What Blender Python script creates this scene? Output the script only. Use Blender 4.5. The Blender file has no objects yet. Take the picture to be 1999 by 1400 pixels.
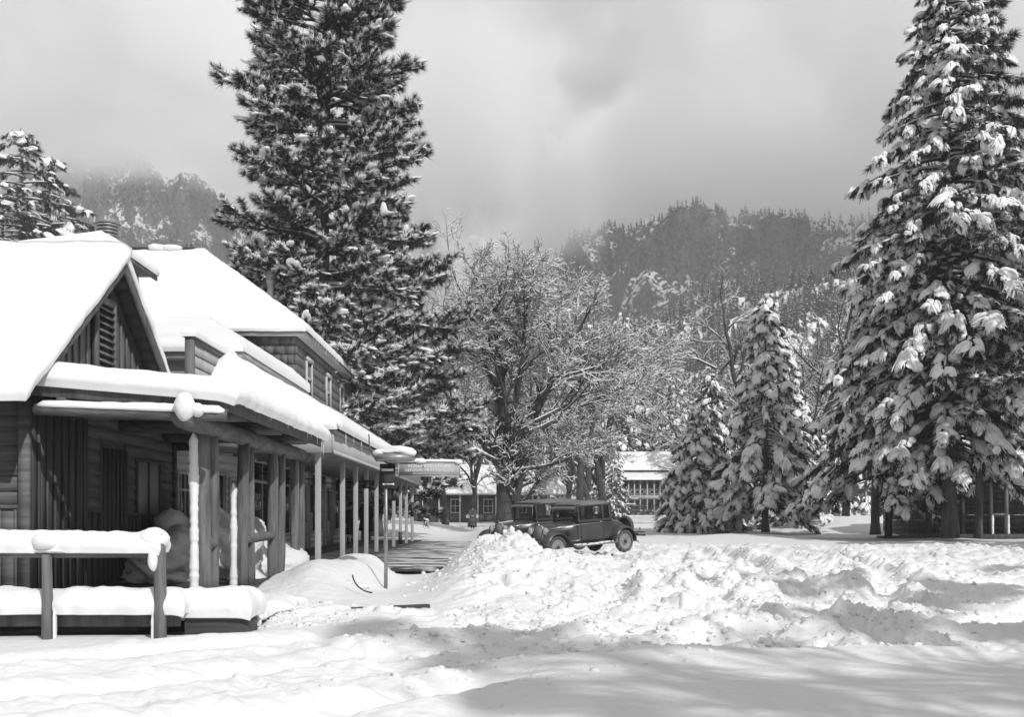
import bpy, math, random
import numpy as np
from mathutils import Vector, Matrix
R = math.radians
SC = bpy.context.scene
COL = SC.collection
rng = np.random.RandomState(7)

# ---------------------------------------------------------------- camera (level, shifted like a view camera)
FPX = 2100.0; VX = 979.0; HY = 1007.0; CZ = 1.4
cam_d = bpy.data.cameras.new("camera"); cam = bpy.data.objects.new("camera", cam_d); COL.objects.link(cam)
cam.location = (0, 0, CZ); cam.rotation_euler = (R(90), 0, 0)
cam_d.sensor_width = 36; cam_d.sensor_fit = 'HORIZONTAL'; cam_d.lens = 36*FPX/1999.0
cam_d.shift_x = (999.5-VX)/1999.0; cam_d.shift_y = (HY-700)/1999.0
cam_d.clip_start = .1; cam_d.clip_end = 6000
SC.camera = cam
def PX(px, Y): return (px-VX)/FPX*Y
def PZ(py, Y): return CZ-(py-HY)/FPX*Y

# ---------------------------------------------------------------- materials (the photograph is black and white)
def newmat(name):
    m = bpy.data.materials.new(name); m.use_nodes = True
    nt = m.node_tree; b = nt.nodes["Principled BSDF"]
    return m, nt, b
def g3(v): return (v, v, v, 1)
def mat(name, v, rough=.7, var=.0, scale=(3,3,3), bump=0., bscale=None, metal=0., detail=5, spec=.5, lo=None, hi=None, coord='Object'):
    m, nt, b = newmat(name); N = nt.nodes; L = nt.links
    b.inputs['Base Color'].default_value = g3(v); b.inputs['Roughness'].default_value = rough
    b.inputs['Metallic'].default_value = metal; b.inputs['Specular IOR Level'].default_value = spec
    tc = N.new('ShaderNodeTexCoord')
    if var > 0 or lo is not None:
        mp = N.new('ShaderNodeMapping'); mp.inputs['Scale'].default_value = scale
        L.new(tc.outputs[coord], mp.inputs[0])
        n = N.new('ShaderNodeTexNoise'); n.inputs['Scale'].default_value = 1; n.inputs['Detail'].default_value = detail
        n.inputs['Roughness'].default_value = .65
        L.new(mp.outputs[0], n.inputs['Vector'])
        r = N.new('ShaderNodeMapRange'); r.inputs[1].default_value = .25; r.inputs[2].default_value = .75
        r.inputs[3].default_value = lo if lo is not None else v*(1-var); r.inputs[4].default_value = hi if hi is not None else v*(1+var)
        L.new(n.outputs[0], r.inputs[0]); L.new(r.outputs[0], b.inputs['Base Color'])
    if bump > 0:
        mp2 = N.new('ShaderNodeMapping'); mp2.inputs['Scale'].default_value = bscale or scale
        L.new(tc.outputs[coord], mp2.inputs[0])
        n2 = N.new('ShaderNodeTexNoise'); n2.inputs['Scale'].default_value = 1; n2.inputs['Detail'].default_value = 6
        L.new(mp2.outputs[0], n2.inputs['Vector'])
        bp = N.new('ShaderNodeBump'); bp.inputs['Strength'].default_value = 1; bp.inputs['Distance'].default_value = bump
        L.new(n2.outputs[0], bp.inputs['Height']); L.new(bp.outputs[0], b.inputs['Normal'])
    return m
M = {}
M['snow'] = mat('snow', .75, .75, .03, (.7,.7,.7), .03, (7,7,7), spec=.3)
M['snow_roof'] = mat('snow_roof', .8, .8, .03, (.5,.5,.5), .012, (6,6,6), spec=.3)
M['snow_tree'] = mat('snow_tree', .84, .8, .0, (3,3,3), .03, (8,8,8), spec=.2)
M['board'] = mat('weathered_board', .07, .85, .6, (7,7,.7), .01, (30,30,1.5), lo=.05, hi=.2)
M['board_dark'] = mat('dark_board', .1, .85, .5, (7,7,.7), .01, (30,30,1.5), lo=.03, hi=.14)
M['lap'] = mat('lap_board', .045, .85, .5, (.8,.8,12), .008, (1.5,1.5,30), lo=.06, hi=.19)
M['boardx'] = mat('plank', .05, .85, .5, (.8,7,9), .01, (1.5,20,20), lo=.025, hi=.09)
M['boardy'] = mat('deck_plank', .05, .5, .5, (6,.7,9), .01, (18,1.2,20), lo=.025, hi=.1)
M['log'] = mat('peeled_log', .15, .75, .5, (9,9,1.0), .03, (18,18,2.0), lo=.035, hi=.24, detail=8)
M['logx'] = mat('peeled_log_beam', .13, .8, .5, (1.8,1.8,9), .03, (4,4,12), lo=.035, hi=.2)
M['paint'] = mat('pale_paint', .42, .7, .12, (4,4,.8), .003, (20,20,2), lo=.34, hi=.47)
M['paint_lap'] = mat('pale_lap_paint', .55, .75, .15, (1,1,6), .003, (3,3,20), lo=.48, hi=.66)
M['trim'] = mat('white_trim', .5, .6, .1, (3,3,3), lo=.4, hi=.55)
M['soffit'] = mat('soffit_board', .38, .7, .2, (2,2,2), lo=.28, hi=.44)
M['shingle'] = mat('shingle', .13, .9, .5, (2.5,2.5,1.5), .01, (14,14,3), lo=.07, hi=.19)
M['roofdark'] = mat('roof_board', .03, .9, .4, (5,5,5), lo=.02, hi=.05)
M['metal'] = mat('galvanised_metal', .3, .45, .3, (6,6,6), metal=.6, lo=.2, hi=.4)
M['dark'] = mat('dark_iron', .03, .5, .3, (6,6,6), lo=.02, hi=.05)
M['black'] = mat('dark_cloth', .012, .95, .3, (9,9,9), lo=.008, hi=.02)
M['cloth'] = mat('grey_coat_cloth', .09, .95, .3, (9,9,9), lo=.05, hi=.13)
M['skin'] = mat('skin', .35, .6, .1, (9,9,9))
M['hair'] = mat('hair', .02, .6, .2, (9,9,60))
M['ice'] = mat('ice', .75, .15)
M['letter'] = mat('white_lettering', .8, .7)
M['ink'] = mat('black_lettering', .015, .7)
M['signboard'] = mat('sign_board', .4, .7, .1, (3,3,3), lo=.36, hi=.44)
M['signgrey'] = mat('shop_sign_board', .2, .7, .2, (3,3,3), lo=.15, hi=.25)
M['bark'] = mat('bark', .06, .9, .6, (3.2,3.2,.8), .08, (7,7,1.6), lo=.015, hi=.15, detail=8)
M['barkdark'] = mat('dark_bark', .03, .9, .6, (3.2,3.2,.9), .08, (7,7,1.6), lo=.01, hi=.09, detail=8)
M['needle'] = mat('needles', .045, .8, .5, (.9,.9,.9), lo=.018, hi=.055, spec=.3)
M['needledark'] = mat('fir_needles', .03, .8, .5, (.9,.9,.9), lo=.018, hi=.05, spec=.3)
M['twig'] = mat('twig', .035, .9, .3, (3,3,3), lo=.02, hi=.06)
def glassmat():
    m, nt, b = newmat('window_glass')
    b.inputs['Base Color'].default_value = g3(.015); b.inputs['Roughness'].default_value = .06
    b.inputs['Specular IOR Level'].default_value = .8
    return m
M['glass'] = glassmat()
def carglass():
    m, nt, b = newmat('car_glass'); N = nt.nodes; L = nt.links
    t = N.new('ShaderNodeBsdfTransparent'); t.inputs[0].default_value = g3(.75)
    gl = N.new('ShaderNodeBsdfGlossy'); gl.inputs['Roughness'].default_value = .05; gl.inputs[0].default_value = g3(.9)
    mx = N.new('ShaderNodeMixShader'); fr = N.new('ShaderNodeFresnel'); fr.inputs[0].default_value = 1.5
    L.new(fr.outputs[0], mx.inputs[0]); L.new(t.outputs[0], mx.inputs[1]); L.new(gl.outputs[0], mx.inputs[2])
    L.new(mx.outputs[0], N['Material Output'].inputs[0]); return m
M['carglass'] = carglass()
def wetmat():
    m = mat('wet_walk_planks', .05, .3, .5, (.7,5,5), .01, (1.2,14,10), lo=.02, hi=.08); nt = m.node_tree; N = nt.nodes; L = nt.links; b = N['Principled BSDF']
    old = b.inputs['Base Color'].links[0].from_socket; tc = N.new('ShaderNodeTexCoord'); mp = N.new('ShaderNodeMapping'); mp.inputs['Scale'].default_value = (.9,3.5,3); L.new(tc.outputs['Object'], mp.inputs[0])
    n = N.new('ShaderNodeTexNoise'); n.inputs['Scale'].default_value = 1; n.inputs['Detail'].default_value = 6; L.new(mp.outputs[0], n.inputs[0])
    r = N.new('ShaderNodeMapRange'); r.inputs[1].default_value = .42; r.inputs[2].default_value = .54; L.new(n.outputs[0], r.inputs[0])
    mx = N.new('ShaderNodeMix'); mx.data_type = 'FLOAT'; mx.inputs[3].default_value = .7; L.new(r.outputs[0], mx.inputs[0]); L.new(old, mx.inputs[2]); L.new(mx.outputs[0], b.inputs['Base Color'])
    return m
M['wet'] = wetmat()
M['carpaint'] = mat('dusty_car_paint', .035, .28, .3, (2,2,2), lo=.02, hi=.07, spec=.6)
M['carroof'] = mat('car_top_fabric', .14, .75, .2, (3,3,3), lo=.1, hi=.17)
M['fender'] = mat('fender_enamel', .05, .3, .3, (3,3,3), lo=.035, hi=.08)
M['tyre'] = mat('tyre_rubber', .05, .8, .3, (9,9,9), lo=.03, hi=.09)
M['disc'] = mat('wheel_disc', .22, .55, .2, (5,5,5), lo=.17, hi=.27)
M['chrome'] = mat('nickel', .6, .25, metal=.9)
M['lens'] = mat('headlamp_lens', .5, .2, .15, (30,2,2), lo=.4, hi=.6)
M['radiator'] = mat('radiator_core', .2, .6, .3, (60,60,60), lo=.14, hi=.26)
M['blind'] = mat('window_blind', .3, .8, .1, (2,2,2))

# ---------------------------------------------------------------- object helpers
def tag(o, label=None, cat=None, group=None, kind=None):
    if label: o['label'] = label
    if cat: o['category'] = cat
    if group: o['group'] = group
    if kind: o['kind'] = kind
    return o
def thing(name, label, cat, loc=(0,0,0), rz=0, group=None):
    o = bpy.data.objects.new(name, None); COL.objects.link(o); o.empty_display_size = .2
    o.location = loc; o.rotation_euler = (0, 0, rz)
    return tag(o, label, cat, group)
class MB:
    def __init__(s): s.V = []; s.F = []; s.n = 0
    def add(s, v, f, mi=0):
        v = np.asarray(v, dtype=np.float64).reshape(-1, 3)
        if isinstance(f, np.ndarray): s.F.append((f+s.n, mi))
        else:
            d = {}
            for q in f: d.setdefault(len(q), []).append(q)
            for k in d: s.F.append((np.array(d[k], dtype=np.int64)+s.n, mi))
        s.V.append(v); s.n += len(v); return s
    def box(s, x0, x1, y0, y1, z0, z1, mi=0):
        v = [(x,y,z) for x in (x0,x1) for y in (y0,y1) for z in (z0,z1)]
        return s.add(v, [(0,1,3,2),(4,6,7,5),(0,4,5,1),(2,3,7,6),(0,2,6,4),(1,5,7,3)], mi)
    def hexa(s, bot, top, mi=0):   # 4 bottom pts ccw + 4 top pts
        return s.add(list(bot)+list(top), [(3,2,1,0),(4,5,6,7),(0,1,5,4),(1,2,6,5),(2,3,7,6),(3,0,4,7)], mi)
    def bar(s, p, q, w, h=None, mi=0, up=(0,0,1)):
        p = np.array(p, float); q = np.array(q, float); h = h or w
        d = q-p; d /= np.linalg.norm(d); u = np.array(up, float)
        if abs(d@u) > .98: u = np.array((1.,0,0))
        a = np.cross(d, u); a /= np.linalg.norm(a); b = np.cross(a, d)
        c = [p+a*i*w/2+b*j*h/2 for i, j in ((-1,-1),(1,-1),(1,1),(-1,1))]
        e = [x+(q-p) for x in c]
        return s.add(c+e, [(0,1,2,3),(7,6,5,4),(0,4,5,1),(1,5,6,2),(2,6,7,3),(3,7,4,0)], mi)
    def prism(s, poly, ax, a0, a1, mi=0):   # poly of 2D points in the two other axes, extruded on axis ax
        def P(u, v, w): return {0:(w,u,v),1:(u,w,v),2:(u,v,w)}[ax]
        n = len(poly); v = [P(u,t,a0) for u,t in poly]+[P(u,t,a1) for u,t in poly]
        f = [tuple(range(n)), tuple(range(2*n-1, n-1, -1))]+[(i,n+i,n+(i+1)%n,(i+1)%n) for i in range(n)]
        return s.add(v, f, mi)
    def tube(s, pts, rad, n=8, mi=0, caps=True, jit=0., seed=0, sq=(1,1)):
        P = np.array(pts, float); k = len(P); r = np.broadcast_to(np.array(rad, float), (k,)).copy()
        rs = np.random.RandomState(seed)
        T = np.gradient(P, axis=0) if k > 2 else np.repeat([P[1]-P[0]], 2, 0)
        T /= np.linalg.norm(T, axis=1)[:,None]+1e-9
        ref = np.array((0,0,1.)) if abs(T[0][2]) < .9 else np.array((1.,0,0))
        V = []
        for i in range(k):
            a = np.cross(T[i], ref); a /= np.linalg.norm(a)+1e-9; b = np.cross(a, T[i])
            th = np.arange(n)*2*np.pi/n
            rr = r[i]*(1+jit*(rs.rand(n)-.5)*2)
            V.append(P[i]+(np.cos(th)*rr*sq[0])[:,None]*a+(np.sin(th)*rr*sq[1])[:,None]*b)
        F = [(i*n+j, i*n+(j+1)%n, (i+1)*n+(j+1)%n, (i+1)*n+j) for i in range(k-1) for j in range(n)]
        if caps: F += [tuple(range(n-1,-1,-1)), tuple((k-1)*n+j for j in range(n))]
        return s.add(np.concatenate(V), F, mi)
    def lathe(s, prof, c=(0,0,0), n=16, ax=2, mi=0, cap=False):
        V = []; 
        for r, h in prof:
            for j in range(n):
                a = 2*math.pi*j/n; u, v = r*math.cos(a), r*math.sin(a)
                p = {2:(u,v,h),1:(u,h,v),0:(h,u,v)}[ax]; V.append((p[0]+c[0],p[1]+c[1],p[2]+c[2]))
        k = len(prof); F = [(i*n+j, i*n+(j+1)%n, (i+1)*n+(j+1)%n, (i+1)*n+j) for i in range(k-1) for j in range(n)]
        if cap: F += [tuple(range(n-1,-1,-1)), tuple((k-1)*n+j for j in range(n))]
        return s.add(V, F, mi)
    def build(s, name, mats, parent=None, smooth=False, bevel=0.):
        me = bpy.data.meshes.new(name)
        V = np.concatenate(s.V); me.vertices.add(len(V)); me.vertices.foreach_set('co', V.ravel())
        lv = np.concatenate([f.ravel() for f, m in s.F]); tot = np.concatenate([np.full(len(f), f.shape[1]) for f, m in s.F])
        mi = np.concatenate([np.full(len(f), m) for f, m in s.F])
        st = np.concatenate([[0], np.cumsum(tot)[:-1]])
        me.loops.add(len(lv)); me.loops.foreach_set('vertex_index', lv.astype(np.int32))
        me.polygons.add(len(tot)); me.polygons.foreach_set('loop_start', st.astype(np.int32))
        me.polygons.foreach_set('material_index', mi.astype(np.int32))
        if smooth: me.polygons.foreach_set('use_smooth', np.ones(len(tot), bool))
        me.update(calc_edges=True); me.validate()
        for m in (mats if isinstance(mats, (list, tuple)) else [mats]): me.materials.append(m)
        o = bpy.data.objects.new(name, me); COL.objects.link(o)
        if parent is not None: o.parent = parent
        if bevel:
            b = o.modifiers.new('bevel', 'BEVEL'); b.width = bevel; b.segments = 2; b.limit_method = 'ANGLE'
        return o
def box(name, m, parent, *a, bevel=0.): return MB().box(*a).build(name, m, parent, bevel=bevel)
def text(name, s, m, parent, loc, size, rot=(R(90),0,0), xs=1., align='CENTER', ext=.004, bold=0.):
    c = bpy.data.curves.new(name, 'FONT'); c.body = s; c.size = size; c.extrude = ext; c.align_x = align; c.align_y = 'CENTER'
    c.offset = bold; c.materials.append(m); c.resolution_u = 3
    f_ = bpy.data.objects.new(name, c); COL.objects.link(f_); me = bpy.data.meshes.new_from_object(f_)
    bpy.data.objects.remove(f_); bpy.data.curves.remove(c)
    o = bpy.data.objects.new(name, me); COL.objects.link(o); o.parent = parent; o.location = loc; o.rotation_euler = rot; o.scale = (xs,1,1)
    return o
def copy_tree(o, parent=None):
    c = o.copy(); COL.objects.link(c); c.parent = parent
    for ch in list(o.children): copy_tree(ch, c)
    return c

# ---------------------------------------------------------------- noise
def hsh(ix, iy, s=0):
    h = (ix.astype(np.int64)*374761393 + iy.astype(np.int64)*668265263 + s*974634777) & 0xffffffff
    h = ((h ^ (h >> 13))*1274126177) & 0xffffffff
    h = ((h ^ (h >> 16))*2246822519) & 0xffffffff
    return ((h ^ (h >> 15)) & 0xffffff)/float(0xffffff)
def vn(x, y, s=0):
    x = np.asarray(x, float); y = np.asarray(y, float)
    ix = np.floor(x); iy = np.floor(y); fx = x-ix; fy = y-iy
    fx = fx*fx*fx*(fx*(fx*6-15)+10); fy = fy*fy*fy*(fy*(fy*6-15)+10)
    a = hsh(ix,iy,s); b = hsh(ix+1,iy,s); c = hsh(ix,iy+1,s); d = hsh(ix+1,iy+1,s)
    return (a+(b-a)*fx)*(1-fy)+(c+(d-c)*fx)*fy
def fbm(x, y, o=4, s=0, g=.5):
    t = 0; a = 1; w = 0
    for i in range(o): t = t+a*vn(x*2**i+i*17.3, y*2**i-i*9.1, s+i); w += a; a *= g
    return t/w*2-1
def worley(x, y, s=0):   # F1 distance and a random height of the nearest cell
    x = np.asarray(x, float); y = np.asarray(y, float)
    ix = np.floor(x); iy = np.floor(y); best = np.full(x.shape, 9.); h = np.zeros(x.shape)
    for dx in (-1,0,1):
        for dy in (-1,0,1):
            cx = ix+dx; cy = iy+dy
            px = cx+hsh(cx,cy,s); py = cy+hsh(cx,cy,s+1); d = np.hypot(px-x, py-y); k = d < best
            best = np.where(k, d, best); h = np.where(k, hsh(cx,cy,s+2), h)
    return best, h
def smooth(t): t = np.clip(t, 0, 1); return t*t*(3-2*t)

def snow_slab(name, a, b, c, d, T, parent, r=.22, free=(1,1,1,1), over=.05, seed=0, m=None, wav=.04, rough=.02, step=.12, sag=0.):
    """snow lying on the plane a-b (near edge) to d-c (far edge); free edges (ab, bc, cd, da) are rounded off"""
    a, b, c, d = [np.array(p, float) for p in (a,b,c,d)]
    Lu = max(np.linalg.norm(b-a), np.linalg.norm(c-d)); Lv = max(np.linalg.norm(d-a), np.linalg.norm(c-b))
    def nodes(L, f0, f1):
        e = r*np.array([0,.01,.04,.1,.2,.35,.55,.8,1.])
        n = max(2, int((L-2*r)/max(step, L/160.)))
        lo = e if f0 else np.linspace(0, r, 3); hi = L-(e if f1 else np.linspace(0, r, 3))[::-1]
        return np.concatenate([lo, np.linspace(r, L-r, n+1)[1:-1], hi])
    u = nodes(Lu, free[3], free[1]); v = nodes(Lv, free[0], free[2])
    U, Vv = np.meshgrid(u, v, indexing='ij'); s = U/Lu; t = Vv/Lv
    P = (a*(1-s[...,None])*(1-t[...,None])+b*s[...,None]*(1-t[...,None])+c*s[...,None]*t[...,None]+d*(1-s[...,None])*t[...,None])
    dist = np.full(U.shape, 9.)
    if free[3]: dist = np.minimum(dist, U)
    if free[1]: dist = np.minimum(dist, Lu-U)
    if free[0]: dist = np.minimum(dist, Vv)
    if free[2]: dist = np.minimum(dist, Lv-Vv)
    q = np.clip(dist/r, 0, 1); prof = (1-(1-q)**2.6)**(1/2.6)
    nz = fbm(P[...,0]*.9+P[...,2]*.3+seed, P[...,1]*.9+seed, 3, seed)
    fz = fbm(P[...,0]*6+seed, P[...,1]*6+P[...,2]*6, 3, seed+5)
    top = P.copy(); top[...,2] += T*prof*(1+.18*nz)+rough*fz*prof
    eu = (b-a)/np.linalg.norm(b-a); ev = (d-a)/np.linalg.norm(d-a)
    # bulge and waviness at the edges
    bul = over*np.sin(np.clip(prof,0,1)*np.pi)*(1-q)+over*(1-q)**2
    wv = wav*fbm(P[...,0]*2.3+P[...,1]*2.3+seed, P[...,2]*2+seed*3, 3, seed+9)*(1-q)
    for fl, cond, vec in ((free[3], U <= r, -eu),(free[1], Lu-U <= r, eu),(free[0], Vv <= r, -ev),(free[2], Lv-Vv <= r, ev)):
        if fl: top += ((bul+wv)*cond)[...,None]*vec
    if sag:
        for fl, dd in ((free[0], Vv),(free[3], U),(free[1], Lu-U)):
            if fl: top[...,2] -= (sag*np.clip(1-dd/(r*1.2), 0, 1)**2)*(1 if True else 0)
    bot = P.copy(); n0, n1 = U.shape
    edge = (q == 0); bot[edge] = top[edge]; bot[edge,2] -= .01
    idx = np.arange(n0*n1).reshape(n0, n1)
    Q = np.stack([idx[:-1,:-1], idx[1:,:-1], idx[1:,1:], idx[:-1,1:]], -1).reshape(-1,4)
    mb = MB(); mb.add(np.concatenate([top.reshape(-1,3), bot.reshape(-1,3)]), np.concatenate([Q, Q[:,::-1]+n0*n1]))
    ring = np.concatenate([idx[:,0], idx[-1,1:], idx[-2::-1,-1], idx[0,-2:0:-1]])
    rn = np.roll(ring, -1); mb.F.append((np.stack([ring+n0*n1, rn+n0*n1, rn, ring], -1), 0))
    return mb.build(name, m or M['snow_roof'], parent, smooth=True)
def snow_log(mb, p, q, w, h, seed=0, n=10, step=.12):
    """rounded ridge of snow lying along p-q, added to mb (half ellipse section)"""
    p = np.array(p, float); q = np.array(q, float); L = np.linalg.norm(q-p); k = max(3, int(L/step))
    rs = np.random.RandomState(seed); d = (q-p)/L; a = np.cross(d, (0,0,1)); a /= np.linalg.norm(a)
    t = np.linspace(0, 1, k); nz = fbm(t*L*1.7+seed, t*0+seed, 3, seed); nz2 = fbm(t*L*4+seed, t*0+7, 2, seed+3)
    th = np.linspace(-.25, np.pi+.25, n); V = []
    for i in range(k):
        e = min(1, min(t[i], 1-t[i])*L/(h*.8)+.05); e = math.sqrt(max(0, 1-(1-e)**2))
        ww = w/2*(1+.12*nz2[i])*(.3+.7*e); hh = h*(1+.2*nz[i])*(.1+.9*e)
        for x in th: 
            V.append(p+(q-p)*t[i]+a*math.cos(x)*ww*(1+.05*rs.randn())+np.array((0,0,1))*(math.sin(x)*hh*(1+.03*rs.randn())))
    F = [(i*n+j, (i+1)*n+j, (i+1)*n+j+1, i*n+j+1) for i in range(k-1) for j in range(n-1)]
    F += [(i*n, i*n+n-1, (i+1)*n+n-1, (i+1)*n) for i in range(k-1)]
    F += [tuple(range(n)), tuple((k-1)*n+j for j in range(n-1,-1,-1))]
    mb.add(V, F); return mb
def blob(mb, c, r, seed=0, n=10, k=14, amp=.15, mi=0, freq=2.2):
    c = np.array(c, float); r = np.broadcast_to(np.array(r, float), (3,))
    th = np.linspace(0.02, np.pi-.02, n); ph = np.arange(k)*2*np.pi/k
    T, Pp = np.meshgrid(th, ph, indexing='ij')
    D = np.stack([np.sin(T)*np.cos(Pp), np.sin(T)*np.sin(Pp), np.cos(T)], -1)
    s = 1+amp*fbm(D[...,0]*freq+seed*3.1+D[...,2]*1.3*freq, D[...,1]*freq+seed-D[...,2]*freq, 3, seed)
    V = (c+D*r*s[...,None]).reshape(-1,3)
    F = [(i*k+j, (i+1)*k+j, (i+1)*k+(j+1)%k, i*k+(j+1)%k) for i in range(n-1) for j in range(k)]
    F += [tuple(range(k)), tuple((n-1)*k+j for j in range(k-1,-1,-1))]
    mb.add(V, F, mi); return mb
# ---------------------------------------------------------------- sky and sun
SUN = np.array((1., -1.54, 1.45)); SUN /= np.linalg.norm(SUN)      # towards the sun: high, behind the camera on its right
w = bpy.data.worlds.new("World"); SC.world = w; w.use_nodes = True
nt = w.node_tree; N = nt.nodes; L = nt.links
bg = N['Background']; sky = N.new('ShaderNodeTexSky'); sky.sky_type = 'NISHITA'; sky.sun_disc = False
elev = math.asin(SUN[2]); sky.sun_elevation = elev; sky.sun_rotation = math.atan2(SUN[0], SUN[1]); sky.dust_density = 3; sky.air_density = 1.2
bw = N.new('ShaderNodeRGBToBW'); L.new(sky.outputs[0], bw.inputs[0])
tc = N.new('ShaderNodeTexCoord'); mp = N.new('ShaderNodeMapping'); mp.inputs['Scale'].default_value = (1.6, 1.6, 3.0)
L.new(tc.outputs['Generated'], mp.inputs[0])
n1 = N.new('ShaderNodeTexNoise'); n1.inputs['Scale'].default_value = 2.3; n1.inputs['Detail'].default_value = 5; n1.inputs['Roughness'].default_value = .5
n1.inputs['Distortion'].default_value = .3
L.new(mp.outputs[0], n1.inputs['Vector'])
cr = N.new('ShaderNodeMapRange'); cr.interpolation_type = 'SMOOTHSTEP'
cr.inputs[1].default_value = .36; cr.inputs[2].default_value = .64; cr.inputs[3].default_value = 4.4; cr.inputs[4].default_value = 9.5
L.new(n1.outputs[0], cr.inputs[0])
mx = N.new('ShaderNodeMix'); mx.data_type = 'FLOAT'; mx.inputs[0].default_value = .85      # cloud cover over the clear sky
L.new(bw.outputs[0], mx.inputs[2]); L.new(cr.outputs[0], mx.inputs[3])
L.new(mx.outputs[0], bg.inputs['Color']); bg.inputs['Strength'].default_value = .085
sd = bpy.data.lights.new("sun", 'SUN'); sd.energy = 3.5; sd.angle = R(.53); sd.color = (1,1,1)
so = bpy.data.objects.new("sun", sd); COL.objects.link(so)
so.rotation_euler = Vector(SUN).to_track_quat('Z', 'Y').to_euler(); so.location = (60,-90,90)
SC.view_settings.view_transform = 'Standard'; SC.view_settings.look = 'None'; SC.view_settings.exposure = -.12; SC.view_settings.gamma = 1
SC.view_settings.use_curve_mapping = False
cy = SC.cycles
cy.volume_step_rate = .6; cy.volume_preview_step_rate = .6; cy.max_bounces = 12; cy.diffuse_bounces = 3; cy.glossy_bounces = 3; cy.transparent_max_bounces = 12; cy.volume_bounces = 8; cy.caustics_reflective = False; cy.caustics_refractive = False

# ---------------------------------------------------------------- ground: one snow sheet
def seg_dist(x, y, pts):
    best = np.full(np.shape(x), 1e9); side = np.zeros(np.shape(x)); along = np.zeros(np.shape(x)); acc = 0
    for (x0,y0),(x1,y1) in zip(pts[:-1], pts[1:]):
        dx, dy = x1-x0, y1-y0; l2 = dx*dx+dy*dy; t = np.clip(((x-x0)*dx+(y-y0)*dy)/l2, 0, 1)
        d = np.hypot(x-x0-t*dx, y-y0-t*dy); k = d < best
        sg = np.sign((x-x0)*dy-(y-y0)*dx)
        best = np.where(k, d, best); side = np.where(k, sg*d, side); along = np.where(k, acc+t*math.sqrt(l2), along); acc += math.sqrt(l2)
    return best, side, along
def curve(pts, n=8):   # Catmull-Rom
    P = [np.array(p, float) for p in pts]; P = [2*P[0]-P[1]]+P+[2*P[-1]-P[-2]]; out = []
    for i in range(1, len(P)-2):
        for t in np.linspace(0, 1, n, endpoint=False):
            out.append(.5*((2*P[i])+(-P[i-1]+P[i+1])*t+(2*P[i-1]-5*P[i]+4*P[i+1]-P[i+2])*t*t+(-P[i-1]+3*P[i]-3*P[i+1]+P[i+2])*t**3))
    out.append(P[-2]); return [tuple(o) for o in out]
RUTS = [ # points, rut depth, berm height, half width
 (curve([(-7,6.0),(-3.6,7.9),(-1.2,10.4),(1.4,14.2),(4.2,20),(7,30),(9,46)]), .18, .15, .3),
 (curve([(-5.4,4.2),(-1.9,6.9),(.6,9.3),(3.4,12.6),(6.6,18.6),(9.6,28),(12,46)]), .17, .15, .3),
 (curve([(-5,9.6),(-2.0,11.8),(.4,13.6),(3.0,17.0),(6,24),(8,40)]), .14, .12, .28),
 (curve([(-1,11.4),(1.8,12.2),(5,12.8),(9,14.5),(14,18)]), .2, .2, .3),
 (curve([(1.5,15),(1.9,18),(2.6,22),(4.4,28),(6.2,37)]), .26, .14, .26),
 (curve([(3.1,15),(3.5,18),(4.2,22),(6.0,28),(7.8,37)]), .22, .14, .26),
 (curve([(3,20),(8,21.5),(14,24),(22,30)]), .15, .18, .35),
 (curve([(4,26),(9,28),(16,30),(26,34)]), .12, .16, .4)]
def gau(x, y, cx, cy, sx, sy, a=0):
    c, s = math.cos(a), math.sin(a); u = (x-cx)*c+(y-cy)*s; v = -(x-cx)*s+(y-cy)*c
    return np.exp(-(u/sx)**2-(v/sy)**2)
def sgau(x, y, cx, cy, sx, sy, a=0, p=3):
    c, s = math.cos(a), math.sin(a); u = (x-cx)*c+(y-cy)*s; v = -(x-cx)*s+(y-cy)*c
    return np.exp(-(np.abs(u/sx)**2+np.abs(v/sy)**2)**(p/2))
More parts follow.
